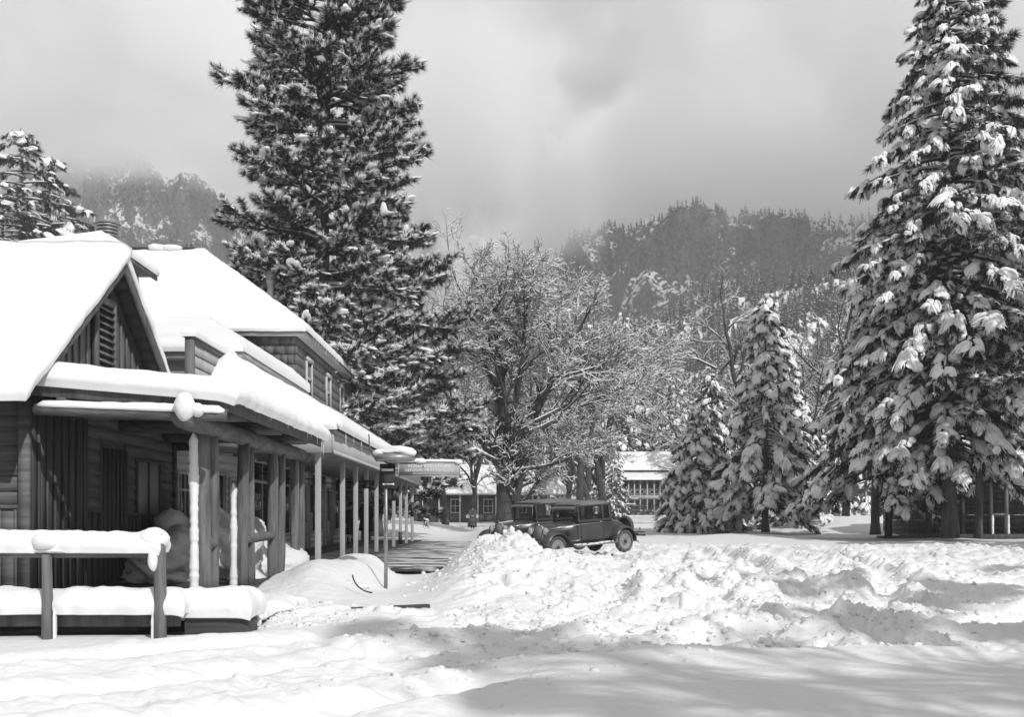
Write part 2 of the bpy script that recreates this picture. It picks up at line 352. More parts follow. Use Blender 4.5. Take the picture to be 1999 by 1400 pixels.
def ground(x, y, fine=True):
    x = np.asarray(x, float); y = np.asarray(y, float)
    z = 1.45*smooth((y-45)/130)+.05*fbm(x*.15, y*.15, 3, 3)
    wx = x+.5*fbm(x*.7, y*.7, 3, 50); wy = y+.5*fbm(x*.7, y*.7, 3, 60)
    # street that has been driven over
    street = smooth((x+1.2-.02*(y-10))/1.6)*smooth((y-9.6)/1.6)*(1-smooth((y-44)/14))*(1-smooth((x-8-.42*y)/4))
    # the smooth drift at the lower right
    edge = 9.7+.5*np.sin(x*.7)+.35*fbm(x*.8, y*0+1, 2, 8)+.12*np.clip(x-1,0,9)
    drift = smooth((edge-y)/.35)*smooth((x+.7)/1.4)
    street = street*(1-drift)
    fore = smooth((y-5.6)/1.5)*(1-smooth((y-13.5)/3))*smooth((x+3.6)/2.0)*(1-drift)
    if fine:
        f1, h1 = worley(wx*1.7, wy*1.4, 11); f2, h2 = worley(wx*3.9, wy*3.4, 21); f3, h3 = worley(wx*9, wy*8, 31)
        cob = lambda f, h, t: h*np.sqrt(np.clip(1-(f/(.35+.4*h))**2, 0, 1))*(h > t)
        ctl = smooth(fbm(x*.45, y*.35, 3, 72)*2+.5)
        lump = (.10*cob(f1,h1,.35)+.075*cob(f2,h2,.3)+.032*cob(f3,h3,.3))*(.35+.9*ctl)+.03*fbm(wx*2.2, wy*2.2, 4, 73)+.014*fbm(x*9, y*8, 3, 74)+.09*(1-np.abs(fbm(wx*1.1, wy*.9, 4, 75)))**6
        big = .12*fbm(x*.55, y*.4, 3, 71)
        z = z+street*(lump*1.1+big-.06)+fore*(.04*fbm(x*.9,y*1.4,3,81)+.05*(1-np.abs(fbm(wx*.8, wy*1.3, 4, 76)))**5+.45*lump*smooth(fbm(wx*.8,wy*.8,3,83)*2+.2))
    for pts, dep, berm, hw in RUTS:
        d, sd_, al = seg_dist(x+.16*fbm(x*.8,y*.8,2,90), y+.16*fbm(x*.8,y*.8,2,91), pts)
        msk = (1-drift)*(1-smooth((y-42)/6))*smooth((y-5)/1.5)*smooth((x+5.5)/1.5)
        nb = 1+.55*fbm(al*.6, sd_*0+dep*40, 3, 92)
        prof = -dep*np.exp(-(d/hw)**4)+berm*nb*np.exp(-((np.abs(sd_)-hw*1.9)/(hw*.85))**2)
        if fine:
            f, h = worley(wx*4.2, wy*4.2, 41)
            prof = prof+berm*.45*h*np.sqrt(np.clip(1-(f/.7)**2,0,1))*np.exp(-((np.abs(sd_)-hw*2)/(hw*1.5))**2)
        z = z+prof*msk*.62
    z0_ = 1.45*smooth((y-45)/130)+.05*fbm(x*.15, y*.15, 3, 3); dmp = np.clip(.7*gau(x,y,-.6,12.4,2.2,2.6)+.45*gau(x,y,4.2,14.5,1.6,2.2), 0, 1); z = z0_+(z-z0_)*(1-dmp)
    z = z+.16*drift+.05*drift*fbm(x*.5,y*.9,2,15)
    if fine:
        f, h = worley(wx*5.5, wy*5.5, 43); rim = np.exp(-((y-edge-.1)/.3)**2)*smooth((x+.7)/1.4)
        z = z+rim*.10*h*np.sqrt(np.clip(1-(f/.7)**2,0,1))
    # ploughed bank in front of the parked cars
    m = .52*sgau(x,y,-.15,25.0,1.05,5.6,-.03,3.6)+.34*sgau(x,y,.7,25.5,1.2,5.2,.1,2.5)+.42*gau(x,y,-.3,18.6,1.0,2.6)+.30*gau(x,y,.9,19.5,.9,3.0,.2)+.25*gau(x,y,-1.0,29,.8,3)
    m = m+.18*gau(x,y,1.3,30.2,1.4,1.4)
    if fine:
        f, h = worley(wx*1.7, wy*1.3, 45); m = m*(1+.22*fbm(x*1.6,y*.9,4,46))+.06*m*cob(f,h,.2)+.045*smooth(m*2)*cob(f2,h2,.3)+.03*smooth(m*2)*cob(f3,h3,.2)
    z = z+m
    # bank between the log posts and the path
    m2 = .55*sgau(x,y,-3.0,21.2,.72,3.7,.0,4)+.34*sgau(x,y,-3.9,18.6,.8,3.0,.2,3)+.2*gau(x,y,-2.6,17.0,.8,1.5)
    m2 = m2+.12*gau(x,y,-4.4,21,.5,4)
    if fine: m2 = m2*(1+.16*fbm(x*1.5,y*1.2,4,47))
    z = z+m2
    # snow against the platform, far banks, hollow for the deck
    z = z+.06*gau(x,y,-4,12.2,3,.8)+.12*sgau(x,y,-2.2,13.9,1.6,.8)
    if fine: z = z+.10*sgau(x,y,-2.0,14.3,1.5,1.2)*cob(f2,h2,.2)
    z = z+.75*sgau(x,y,-9.5,76,6.8,15,0,4)+.95*gau(x,y,.6,66,1.9,8)+.35*gau(x,y,1.5,58,3,5)
    z = z+1.0*sgau(x,y,27,82,7,11,0,3)+.3*gau(x,y,14,62,3,5)
    if fine: z = z+.08*fbm(x*.5,y*.4,4,99)*smooth((y-40)/20)
    hollow = smooth((-3.8-x)/.25)*smooth((y-14.9)/.4)*(1-smooth((y-51)/1.5))
    hollow = np.maximum(hollow, smooth((-1.3-x)/.35)*smooth((x+4.2)/.1)*smooth((y-25.2)/.7)*(1-smooth((y-50.5)/2))*.999)
    z = z*(1-hollow)+(-.1)*hollow
    pit = smooth((-3.0-x)/.2)*smooth((y-11.95)/.15)*(1-smooth((y-15.2)/.4))     # under the platform
    z = z*(1-pit)+(-.25)*pit
    return z
ys = np.concatenate([np.linspace(-150,2,26), np.linspace(2.6,6.2,20), np.geomspace(6.3,62,640), np.geomspace(62.8,1900,150)])
sc = np.concatenate([-np.geomspace(3.6,1.03,50), np.linspace(-1,1,600), np.geomspace(1.03,3.6,50)])
Yg, Sg = np.meshgrid(ys, sc, indexing='ij'); Xg = Sg*(np.abs(Yg-4)*.5+3.2); Xg = np.where(Yg < 0, Sg*(40+np.abs(Yg)*.3)*1.0, Xg)
blend = smooth(Yg/6); Xg = Sg*((np.abs(Yg)*.5+3.)*blend+(1-blend)*45)
Zg = ground(Xg, Yg); Zg = np.where(Yg > 200, Zg-.001*(Yg-200), Zg)
idx = np.arange(Yg.size).reshape(Yg.shape)
Q = np.stack([idx[:-1,:-1], idx[:-1,1:], idx[1:,1:], idx[1:,:-1]], -1).reshape(-1,4)
g = MB(); g.add(np.stack([Xg,Yg,Zg],-1), Q)
go = g.build('snow_ground', M['snow'], smooth=True); tag(go, kind='structure')

# broken clods of snow thrown up along the ruts, on the bank and along the edge of the drift
rs = np.random.RandomState(12); cl = []
def put(x, y, s):
    if y < 15: s = min(s, .022+.0022*y); 
    if x > -1.8 or y > 12.6: cl.append((x, y, s))
for pts, dep, berm, hw in RUTS:
    P_ = np.array(pts); seg = np.hypot(*np.diff(P_, axis=0).T); acc = np.concatenate([[0], np.cumsum(seg)])
    for k in range(int(acc[-1]*11)):
        a = rs.rand()**1.3*acc[-1]; px_ = np.interp(a, acc, P_[:,0]); py_ = np.interp(a, acc, P_[:,1]); o_ = rs.choice([-1,1])*abs(rs.normal(hw*1.7, .22))
        put(px_+o_*.8, py_-o_*.5, min(.11, .016+.02*rs.exponential()))
for k in range(450): put(rs.normal(.1,1.0), rs.uniform(17,31), min(.14, .02+.025*rs.exponential()))
for k in range(900): x_ = rs.uniform(-.5,6.5); put(x_, 9.75+.5*math.sin(x_*.7)+.12*max(0,x_-1)+rs.normal(.12,.16), min(.09, .012+.016*rs.exponential()))
for k in range(2600): y_ = 10.5*2.6**rs.rand(); put(rs.uniform(-.6,.45*y_), y_, min(.12, .015+.018*rs.exponential()))
for k in range(250): put(rs.normal(-2.5,.6), rs.uniform(12.8,15.5), min(.08, .012+.016*rs.exponential()))
cl = np.array(cl); phi = (1+5**.5)/2
I0 = np.array([(-1,phi,0),(1,phi,0),(-1,-phi,0),(1,-phi,0),(0,-1,phi),(0,1,phi),(0,-1,-phi),(0,1,-phi),(phi,0,-1),(phi,0,1),(-phi,0,-1),(-phi,0,1)])/1.9
IF = np.array([(0,11,5),(0,5,1),(0,1,7),(0,7,10),(0,10,11),(1,5,9),(5,11,4),(11,10,2),(10,7,6),(7,1,8),(3,9,4),(3,4,2),(3,2,6),(3,6,8),(3,8,9),(4,9,5),(2,4,11),(6,2,10),(8,6,7),(9,8,1)])
n = len(cl); V = I0[None]*(1+.28*rs.randn(n,12,1))*cl[:,2][:,None,None]*rs.uniform(.7,1.3,(n,1,3))*np.array((1,1,.75)); gz_ = ground(cl[:,0], cl[:,1])
V = V+np.stack([cl[:,0], cl[:,1], gz_-cl[:,2]*.1], -1)[:,None,:]
mb = MB(); mb.add(V.reshape(-1,3), (IF[None]+(np.arange(n)*12)[:,None,None]).reshape(-1,3)); tag(mb.build('snow_clods', M['snow'], smooth=False), kind='stuff')
# ================================================================ LOG-PORCH SHOP (near left)
WX = -6.75                                   # street wall line of both buildings
shop = thing('shop_building', 'dark board shop with steep snowy gable and log porch, nearest on the left', 'building', (WX, 15.3, 0))
def at(o):  # objects built in world coordinates under a thing whose empty sits elsewhere
    return o
def P(mb, name, m, root, **k):
    o = mb.build(name, m, root, **k); o.matrix_parent_inverse = Matrix.Translation(root.location).inverted() if root.rotation_euler.z == 0 else Matrix.LocRotScale(root.location, root.rotation_euler, None).inverted(); return o
def fixp(o, root): o.parent = root; o.matrix_parent_inverse = Matrix.LocRotScale(root.location, root.rotation_euler, None).inverted(); return o
def lapwall_x(mb, X, y0, y1, z0, z1, h=.2, out=1, holes=()):   # lap boards on a wall X=const facing +X
    z = z0; k = 0
    while z < z1-1e-6:
        zt = min(z+h, z1); spans = [(y0, y1)]
        for (a, b, c, d) in holes:
            if zt > c+.02 and z < d-.02:
                ns = []
                for s, e in spans:
                    if b <= s or a >= e: ns.append((s, e))
                    else:
                        if a > s: ns.append((s, a))
                        if b < e: ns.append((b, e))
                spans = ns
        for s, e in spans:
            j = .002*((k*7)%3)
            mb.add([(X,s,z),(X,e,z),(X,e,zt),(X,s,zt),(X+.032+j,s,z-.012),(X+.032+j,e,z-.012),(X+.008,e,zt),(X+.008,s,zt)],
                   [(0,1,2,3),(7,6,5,4),(0,4,5,1),(1,5,6,2),(2,6,7,3),(3,7,4,0)])
        z = zt; k += 1
def lapwall_y(mb, Y, x0, x1, z0, z1, h=.2):      # facing -Y
    z = z0
    while z < z1-1e-6:
        zt = min(z+h, z1)
        mb.add([(x0,Y,z),(x1,Y,z),(x1,Y,zt),(x0,Y,zt),(x0,Y-.032,z-.012),(x1,Y-.032,z-.012),(x1,Y-.008,zt),(x0,Y-.008,zt)],
               [(0,1,2,3),(7,6,5,4),(0,4,5,1),(1,5,6,2),(2,6,7,3),(3,7,4,0)]); z = zt
def battens_x(mb, X, y0, y1, z0, z1, w=.27, top=None, seed=0):
    rs = np.random.RandomState(seed); y = y0
    while y < y1-.02:
        e = min(y+w*(.9+.2*rs.rand()), y1); zt = z1 if top is None else top
        t0 = zt if not callable(zt) else zt(y+.01); t1 = zt if not callable(zt) else zt(e-.01)
        d = .012*rs.rand()
        if min(t0,t1) > z0+.02: mb.hexa([(X,y,z0),(X+.014+d,y,z0),(X+.014+d,e-.006,z0),(X,e-.006,z0)], [(X,y,t0),(X+.014+d,y,t0),(X+.014+d,e-.006,t1),(X,e-.006,t1)])
        tb = zt if not callable(zt) else min(zt(e-.03), zt(e+.03))
        if tb > z0+.02: mb.box(X+.0145+d, X+.052, e-.028, e+.022, z0, tb)
        y = e
# gable: ridge along X
RY, RZ, EZ, EY = 18.1, 5.72, 3.0, 14.3; sl = (RZ-3.55)/(RY-15.05)
gz = lambda y: RZ-.22-sl*abs(y-RY)-.02
mb = MB(); battens_x(mb, WX, 15.32, 20.9, 3.25, 0, top=gz, seed=3); P(mb, 'gable_wall', M['board'], shop)
# street wall below the porch
mb = MB()
battens_x(mb, WX, 15.32, 17.4, .25, 3.2, seed=4); battens_x(mb, WX+.002, 18.0, 19.25, .25, 2.55, w=.2, seed=5)
battens_x(mb, WX, 17.4, 18.0, .25, 1.45, seed=6); battens_x(mb, WX, 19.25, 19.8, .25, 1.4, w=.19, seed=7); battens_x(mb, WX, 19.8, 21.2, .25, 1.4, w=.2, seed=9); battens_x(mb, WX, 21.2, 22.0, .25, 1.4, w=.2, seed=8)
for a, b, z in ((17.4,18.0,1.45),(19.25,19.8,1.4),(21.2,22.0,1.4)): mb.box(WX, WX+.07, a, b, z, z+.05)
P(mb, 'board_wall', M['board_dark'], shop)
mb = MB(); lapwall_x(mb, WX, 17.4, 22.05, 1.5, 3.2, .2, holes=[(18.0,19.25,0,2.55),(19.75,21.25,1.35,2.5)]); mb.box(WX-.15, WX-.002, 15.3, 22.08, 0, 3.3); mb.box(WX-.15, WX-.002, 15.3, 20.9, 3.3, 3.55)
mb.box(WX+.003, WX+.09, 22.0, 22.08, .25, 3.2)
P(mb, 'lap_wall', M['lap'], shop)
mb = MB(); lapwall_y(mb, 15.3, -16, WX-.09, 1.55, 3.05, .215)
rs = np.random.RandomState(2); x = -16
while x < WX-.1:
    e = min(x+.24, WX-.09); mb.box(x, e-.01, 15.275-.01*rs.rand(), 15.3, 0, 1.5); mb.box(e-.03, e+.02, 15.245, 15.27, 0, 1.5); x = e
mb.box(-16, WX-.09, 15.23, 15.3, 1.5, 1.55); mb.box(WX-.09, WX+.06, 15.22, 15.318, 0, 3.2)
mb.box(-16, WX-.152, 15.302, 15.42, 0, 3.25)
P(mb, 'front_wall', M['lap'], shop)
mb = MB(); mb.box(-16, -15.9, 15.45, 21, 0, 5); mb.box(-15.88, WX-.2, 21.0, 21.1, 0, 3.6); P(mb, 'rear_wall', M['lap'], shop)
# louvre vent in the gable
mb = MB(); LY0, LY1, LZ0, LZ1 = 17.72, 18.42, 3.3, 4.95
mb.box(WX+.055, WX+.075, LY0, LY1, LZ0, LZ1)
P(mb, 'louvre_back', M['black'], shop)
mb = MB(); mb.box(WX+.055,WX+.13,LY0-.11,LY0,LZ0,LZ1+.12); mb.box(WX+.055,WX+.13,LY1,LY1+.11,LZ0,LZ1+.12)
mb.hexa([(WX+.055,LY0,LZ1),(WX+.13,LY0,LZ1),(WX+.13,LY1,LZ1),(WX+.055,LY1,LZ1)],[(WX+.055,LY0,LZ1+.12),(WX+.13,LY0,LZ1+.12),(WX+.13,LY1,LZ1+.12),(WX+.055,LY1,LZ1+.12)])
P(mb, 'louvre_frame', M['board'], shop)
mb = MB(); z = LZ0+.03
while z < LZ1-.05:
    mb.hexa([(WX+.078,LY0,z+.06),(WX+.14,LY0,z),(WX+.14,LY1,z),(WX+.078,LY1,z+.06)],[(WX+.078,LY0,z+.085),(WX+.14,LY0,z+.025),(WX+.14,LY1,z+.025),(WX+.078,LY1,z+.085)]); z += .125
P(mb, 'louvre_slats', M['board'], shop)
# roof boards (two slopes) with rake boards; the street edge overhangs
RX = WX+.42
mb = MB()
for y0, z0 in ((EY, RZ-sl*(RY-EY)), (22.1, RZ-sl*(22.1-RY))):
    mb.add([(-16,y0,z0-.05),(RX,y0,z0-.05),(RX,RY,RZ-.05),(-16,RY,RZ-.05),(-16,y0,z0),(RX,y0,z0),(RX,RY,RZ),(-16,RY,RZ)], [(3,2,1,0),(4,5,6,7),(0,1,5,4),(1,2,6,5),(3,0,4,7)])
roof = P(mb, 'roof', M['roofdark'], shop)
mb = MB()                                    # boards on the underside of the overhang
for sgn, yE in ((-1, 15.0), (1, 22.1)):
    k = 0; y = RY
    while abs(y-RY) < abs(yE-RY)-.05:
        y2 = y+sgn*.24; za = RZ-.055-sl*abs(y-RY); zb = RZ-.055-sl*abs(y2-RY); dz = .02 if k%2 else .028
        mb.hexa([(WX+.06,y,za-dz),(RX-.06,y,za-dz),(RX-.06,y2-sgn*.015,zb-dz),(WX+.06,y2-sgn*.015,zb-dz)], [(WX+.06,y,za),(RX-.06,y,za),(RX-.06,y2-sgn*.015,zb),(WX+.06,y2-sgn*.015,zb)]); y = y2; k += 1
fixp(mb.build('soffit', M['roofdark'], roof), roof).matrix_parent_inverse = roof.matrix_parent_inverse.inverted() @ roof.matrix_parent_inverse if False else Matrix.Identity(4)
mb = MB()
for sgn, yE in ((-1, 15.02), (1, 22.1)):
    zE = RZ-sl*abs(yE-RY)
    mb.add([(RX-.05,yE,zE-.19),(RX+.01,yE,zE-.19),(RX+.01,RY,RZ-.21),(RX-.05,RY,RZ-.21),(RX-.05,yE,zE+.005),(RX+.01,yE,zE+.005),(RX+.01,RY,RZ+.01),(RX-.05,RY,RZ+.01)], [(3,2,1,0),(4,5,6,7),(0,1,5,4),(1,2,6,5),(3,0,4,7)])
mb.build('rake_board', M['board'], roof)
sn = snow_slab('roof_snow', (-16,EY-.1,RZ-sl*(RY-EY+.1)), (RX+.02,EY-.1,RZ-sl*(RY-EY+.1)), (RX+.02,RY+.02,RZ+.02), (-16,RY+.02,RZ+.02), .3, roof, r=.24, free=(1,1,0,0), over=.05, seed=3, wav=.04)
sn = 0 and snow_slab('roof_snow', (WX+.3,15.15,RZ-sl*(RY-15.15)), (RX-.0,15.15,RZ-sl*(RY-15.15)), (RX-.0,RY+.02,RZ+.01), (WX+.3,RY+.02,RZ+.01), .27, roof, r=.16, free=(0,1,0,0), over=.03, seed=4, wav=.03)
sn = snow_slab('roof_snow', (RX,22.2,RZ-sl*(22.2-RY)), (-16,22.2,RZ-sl*(22.2-RY)), (-16,RY-.05,RZ+.02), (RX,RY-.05,RZ+.02), .22, roof, r=.2, free=(1,0,0,1), over=.03, seed=5)
# hidden inverse-parent helper: parts of the roof are in the same coordinates as the roof mesh, so identity is right

# ---- porch
zc = lambda x: 3.29-(x+6.7)/2.9*.25           # roof plane of the porch
PX0, PX1, PY0, PY1 = WX-.2, -3.86, 15.12, 22.85
mb = MB(); mb.hexa([(PX0,PY0,zc(PX0)-.06),(PX1,PY0,zc(PX1)-.06),(PX1,PY1,zc(PX1)-.06),(PX0,PY1,zc(PX0)-.06)],[(PX0,PY0,zc(PX0)),(PX1,PY0,zc(PX1)),(PX1,PY1,zc(PX1)),(PX0,PY1,zc(PX0))])
mb.bar((PX1+.03,PY0-.02,zc(PX1)-.09),(PX1+.03,PY1,zc(PX1)-.09),.05,.2)         # eave board
mb.bar((PX0,PY0-.03,zc(PX0)-.1),(PX1+.05,PY0-.03,zc(PX1)-.1),.05,.19)
for y in (16.9,19.4,21.9): mb.bar((PX0,y,zc(PX0)-.12),(PX1,y,zc(PX1)-.12),.07,.12)
mb.bar((PX0-.06,PY0-.05,3.36),(PX0-.32,PY0-.05,3.06),.05,.1)
proof = P(mb, 'porch_roof', M['board_dark'], shop, bevel=.008)
for x in (-6.15,-5.5,-4.85,-4.25):
    MB().box(x-.05,x+.05,PY0-.14,PY0+.3,zc(x)-.26,zc(x)-.19).build('purlin', M['board'], proof)
snow_slab('porch_snow', (PX0-.15,PY0-.05,zc(PX0-.15)), (PX1+.06,PY0-.05,zc(PX1)), (PX1+.06,PY1+.05,zc(PX1)), (PX0-.15,PY1+.05,zc(PX0-.15)), .34, proof, r=.26, free=(1,1,1,0), over=.09, seed=8, wav=.05, sag=.05)
# log framing
def log(name, p, q, r, m, root, seed=0, n=14, par=None):
    p = np.array(p, float); q = np.array(q, float); L = np.linalg.norm(q-p); k = max(4, int(L/.22)); t = np.linspace(0,1,k)
    rs = np.random.RandomState(seed); c = p+(q-p)*t[:,None]+np.stack([.012*fbm(t*L*1.3,t*0+seed,2,seed),.012*fbm(t*L*1.3,t*0+seed+5,2,seed),0*t],-1)
    rr = r*(1+.07*fbm(t*L*2,t*0+seed,3,seed)); rr[0] *= .93; rr[-1] *= .93
    mb = MB(); mb.tube(c, rr, n, jit=.035, seed=seed); return mb
k = 0
for y, r, base in ((15.95,.1,.2),(16.4,.088,.2),(18.25,.1,.15),(18.85,.085,.15),(20.7,.105,.05),(21.4,.09,.05),(22.95,.1,.05),(23.6,.085,.05)):
    mbp = log('log_post', (-4.4,y,base),(-4.4+.02*(k%3-1),y,2.64), r, M['log'], shop, seed=20+k); P(mbp, 'log_post', M['log'], shop, smooth=True); k += 1
P(log('beam', (-4.4,14.8,2.74),(-4.4,24.2,2.72), .145, M['logx'], shop, seed=40, n=18), 'log_beam', M['logx'], shop, smooth=True)
for i, (y, r) in enumerate(((16.55,.095),(18.95,.105),(19.2,.1),(21.45,.105),(21.72,.1),(23.75,.12))):
    P(log('rafter', (WX,y,2.98),(-3.93,y,2.93), r, M['logx'], shop, seed=50+i), 'log_rafter', M['logx'], shop, smooth=True)
P(log('tie', (-6.5,14.98,2.885),(-3.83,14.98,2.79), .085, M['logx'], shop, seed=60), 'tie_log', M['logx'], shop, smooth=True)
P(log('rail', (-4.4,18.9,1.0),(-4.4,20.68,1.02), .085, M['log'], shop, seed=61), 'log_rail', M['log'], shop, smooth=True)
P(log('rail', (-4.4,16.0,.98),(-4.4,16.4,.98), .09, M['log'], shop, seed=62), 'log_rail', M['log'], shop, smooth=True)
P(log('rail', (-4.4,18.22,.98),(-4.4,18.86,.98), .085, M['log'], shop, seed=63), 'log_rail', M['log'], shop, smooth=True)
mb = MB(); snow_log(mb, (-6.45,14.97,2.93), (-3.85,14.97,2.84), .19, .09, seed=3, n=12, step=.08); P(mb, 'tie_log_snow', M['snow_roof'], shop, smooth=True)
mb = MB(); blob(mb, (-4.36,14.8,2.9), (.14,.15,.2), seed=5, n=16, k=20, amp=.1); blob(mb, (-4.2,14.85,2.86), (.09,.1,.1), seed=9); P(mb, 'beam_end_snow', M['snow_roof'], shop, smooth=True)
# wind-packed snow plastered on the left of the first posts
def plaster(mb, x, y, z0, z1, w, seed, d=.1):
    n = int((z1-z0)/.03); z = np.linspace(z0, z1, n); a = fbm(z*3, z*0+seed, 3, seed); b = fbm(z*16, z*0+seed, 3, seed+1)
    w_ = w*(1+.25*a+.2*b)*np.minimum(1, .25+np.minimum(z-z0+.15, z1-z)/.16); V = []
    for i in range(n):
        for j in range(12):
            t = 2*math.pi*j/12; V.append((x+math.cos(t)*w_[i]/2*(1+.07*math.sin(i*1.7+j*2.1)), y+math.sin(t)*d*(1+.1*b[i]), z[i]))
    F = [(i*12+j, i*12+(j+1)%12, (i+1)*12+(j+1)%12, (i+1)*12+j) for i in range(n-1) for j in range(12)]+[tuple(range(11,-1,-1)), tuple((n-1)*12+j for j in range(12))]
    mb.add(V, F)
mb = MB(); plaster(mb, -4.54, 15.92, .2, 2.62, .155, 3); P(mb, 'post_snow', M['snow_roof'], shop, smooth=True)
mb = MB(); plaster(mb, -4.52, 16.4, 1.03, 2.4, .08, 5); plaster(mb, -4.52, 16.42, .2, .88, .07, 6, .07); P(mb, 'post_snow', M['snow_roof'], shop, smooth=True)
mb = MB(); plaster(mb, -4.53, 18.2, .1, 1.95, .13, 8, .09); P(mb, 'post_snow', M['snow_roof'], shop, smooth=True)
# shop window: two panes with light blinds
win = P(MB().box(WX+.0,WX+.05,19.8,19.86,1.4,2.45).box(WX,WX+.05,21.14,21.2,1.4,2.45).box(WX,WX+.05,19.86,21.14,2.4,2.45).box(WX,WX+.05,19.86,21.14,1.4,1.44).box(WX,WX+.045,20.48,20.53,1.44,2.4), 'window', M['board_dark'], shop)
MB().box(WX+.004,WX+.016,19.86,20.48,1.44,2.4).box(WX+.004,WX+.016,20.53,21.14,1.44,2.4).build('blind', M['blind'], win)
# porch floor and planks edge
mb = MB(); y = 15.3
while y < 22.6: mb.box(WX, -4.15, y, y+.19, .12, .2+.004*((int(y*50))%3)); y += .2
P(mb, 'porch_floor', M['boardx'], shop)

# icicles
def icicle(parent, x, y, z, l, r=.012):
    mb = MB(); mb.tube([(x,y,z),(x+.003,y,z-l*.4),(x,y,z-l)], [r,r*.7,.001], 6); return mb.build('icicle', M['ice'], parent, smooth=True)
for y, l in ((17.6,.12),(19.0,.13),(19.6,.1),(20.9,.16),(21.3,.12),(22.0,.22),(22.5,.36),(22.75,.5)): icicle(proof, PX1+.09, y, zc(PX1)+.02, l)

# ================================================================ STORE (pale, two storeys at the back)
store = thing('store_building', 'long pale store with snowy hipped roof, shingled upper floor and a post awning', 'building', (WX, 36, 0))
DZ = .25
# ---- ground floor street wall
mb = MB(); holes = []; zT = 2.95
# windows/doors: (y0,y1,kind)
bays = [(22.25,23.4,'case'),(25.3,26.2,'door'),(26.5,27.4,'case'),(29.0,31.4,'shop'),(33.0,35.2,'shop'),(36.2,37.1,'door'),(38.0,40.2,'shop'),(41.4,42.3,'door'),(43.2,45.6,'shop'),(46.8,48.6,'shop')]
for a, b, kd in bays:
    holes.append((a,b,{'case':1.1,'door':DZ,'shop':.95}[kd], {'case':2.35,'door':2.45,'shop':2.85}[kd]))
lapwall_x(mb, WX, 22.1, 49.9, DZ, 3.9, .19, holes=holes); mb.box(WX-.2,WX-.002,22.1,49.9,0,3.9)
P(mb, 'lower_wall', M['paint_lap'], store)
for a, b, kd in bays:
    if kd == 'shop':
        mb = MB()
        for y in (a-.09,b): mb.box(WX,WX+.08,y,y+.09,.85,2.95)
        mb.box(WX,WX+.09,a,b,2.85,2.95); mb.box(WX,WX+.1,a-.09,b+.09,.78,.86); mb.box(WX,WX+.07,a,b,2.3,2.38); mb.box(WX,WX+.05,(a+b)/2-.03,(a+b)/2+.03,.86,2.85)
        w_ = P(mb, 'shop_window', M['trim'], store)
        MB().box(WX+.004,WX+.02,a,b,.86,2.85).build('pane', M['glass'], w_)
    elif kd == 'case':
        mb = MB(); mb.box(WX,WX+.07,a,a+.07,1.1,2.35); mb.box(WX,WX+.07,b-.07,b,1.1,2.35); mb.box(WX,WX+.07,a+.07,b-.07,2.27,2.35); mb.box(WX,WX+.1,a,b,1.03,1.1)
        n = 4
        for i in range(1,n): mb.box(WX,WX+.05,a+(b-a)*i/n-.02,a+(b-a)*i/n+.02,1.1,2.27)
        mb.box(WX,WX+.049,a+.07,b-.07,1.92,1.97)
        w_ = P(mb, 'window', M['trim'], store); MB().box(WX+.004,WX+.02,a+.07,b-.07,1.1,2.27).build('pane', M['glass'], w_)
    else:
        mb = MB(); mb.box(WX,WX+.06,a,a+.08,DZ,2.45); mb.box(WX,WX+.06,b-.08,b,DZ,2.45); mb.box(WX,WX+.06,a+.08,b-.08,2.36,2.45); mb.box(WX,WX+.03,a+.08,b-.08,DZ,1.2); mb.box(WX,WX+.03,a+.08,a+.2,1.2,2.36); mb.box(WX,WX+.03,b-.2,b-.08,1.2,2.36)
        w_ = P(mb, 'door', M['soffit'], store); MB().box(WX+.004,WX+.015,a+.2,b-.2,1.2,2.36).build('pane', M['glass'], w_)
        MB().lathe([(0,WX+.03),(.02,WX+.04),(.03,WX+.07),(0,WX+.09)], (0,b-.13,1.2), 10, 0).build('handle', M['dark'], w_)
mb = MB()
for y in (24.6,28.6,31.9,35.7,37.6,40.8,42.7,46.2): mb.box(WX,WX+.06,y-.12,y+.12,DZ,2.98)
mb.box(WX,WX+.07,24.2,49.9,2.98,3.1)
P(mb, 'pilaster', M['paint'], store)
mb = MB(); mb.box(WX-9,WX-.2,49.8,49.9,0,7.2); mb.box(-16,WX-.2,22.12,22.3,0,3.5); P(mb, 'end_wall', M['shingle'], store)
# wall lantern arms (dark brackets over the shop fronts)
for y in (29.5,33.9,38.6): P(MB().bar((WX,y,2.55),(WX+1.1,y,2.55),.03).box(WX+1.0,WX+1.2,y-.07,y+.07,2.45,2.62), 'sign_bracket', M['dark'], store)
P(MB().box(-5.9,-5.86,33.2,33.65,1.5,2.35), 'hanging_board', M['black'], store)
# ---- deck
mb = MB(); x = WX
while x < -3.75: mb.box(x, x+.13, 22.6, 50.4, .12, .25-.003*((int(x*97))%3)); x += .137
P(mb, 'boardwalk', M['boardy'], store)
wk = MB(); y = 24.9
while y < 50: wk.box(-3.75, -1.35, y, y+.235, .1, .2+.004*(int(y*9)%3)); y += .24
tag(wk.build('plank_path', M['wet']), kind='structure')
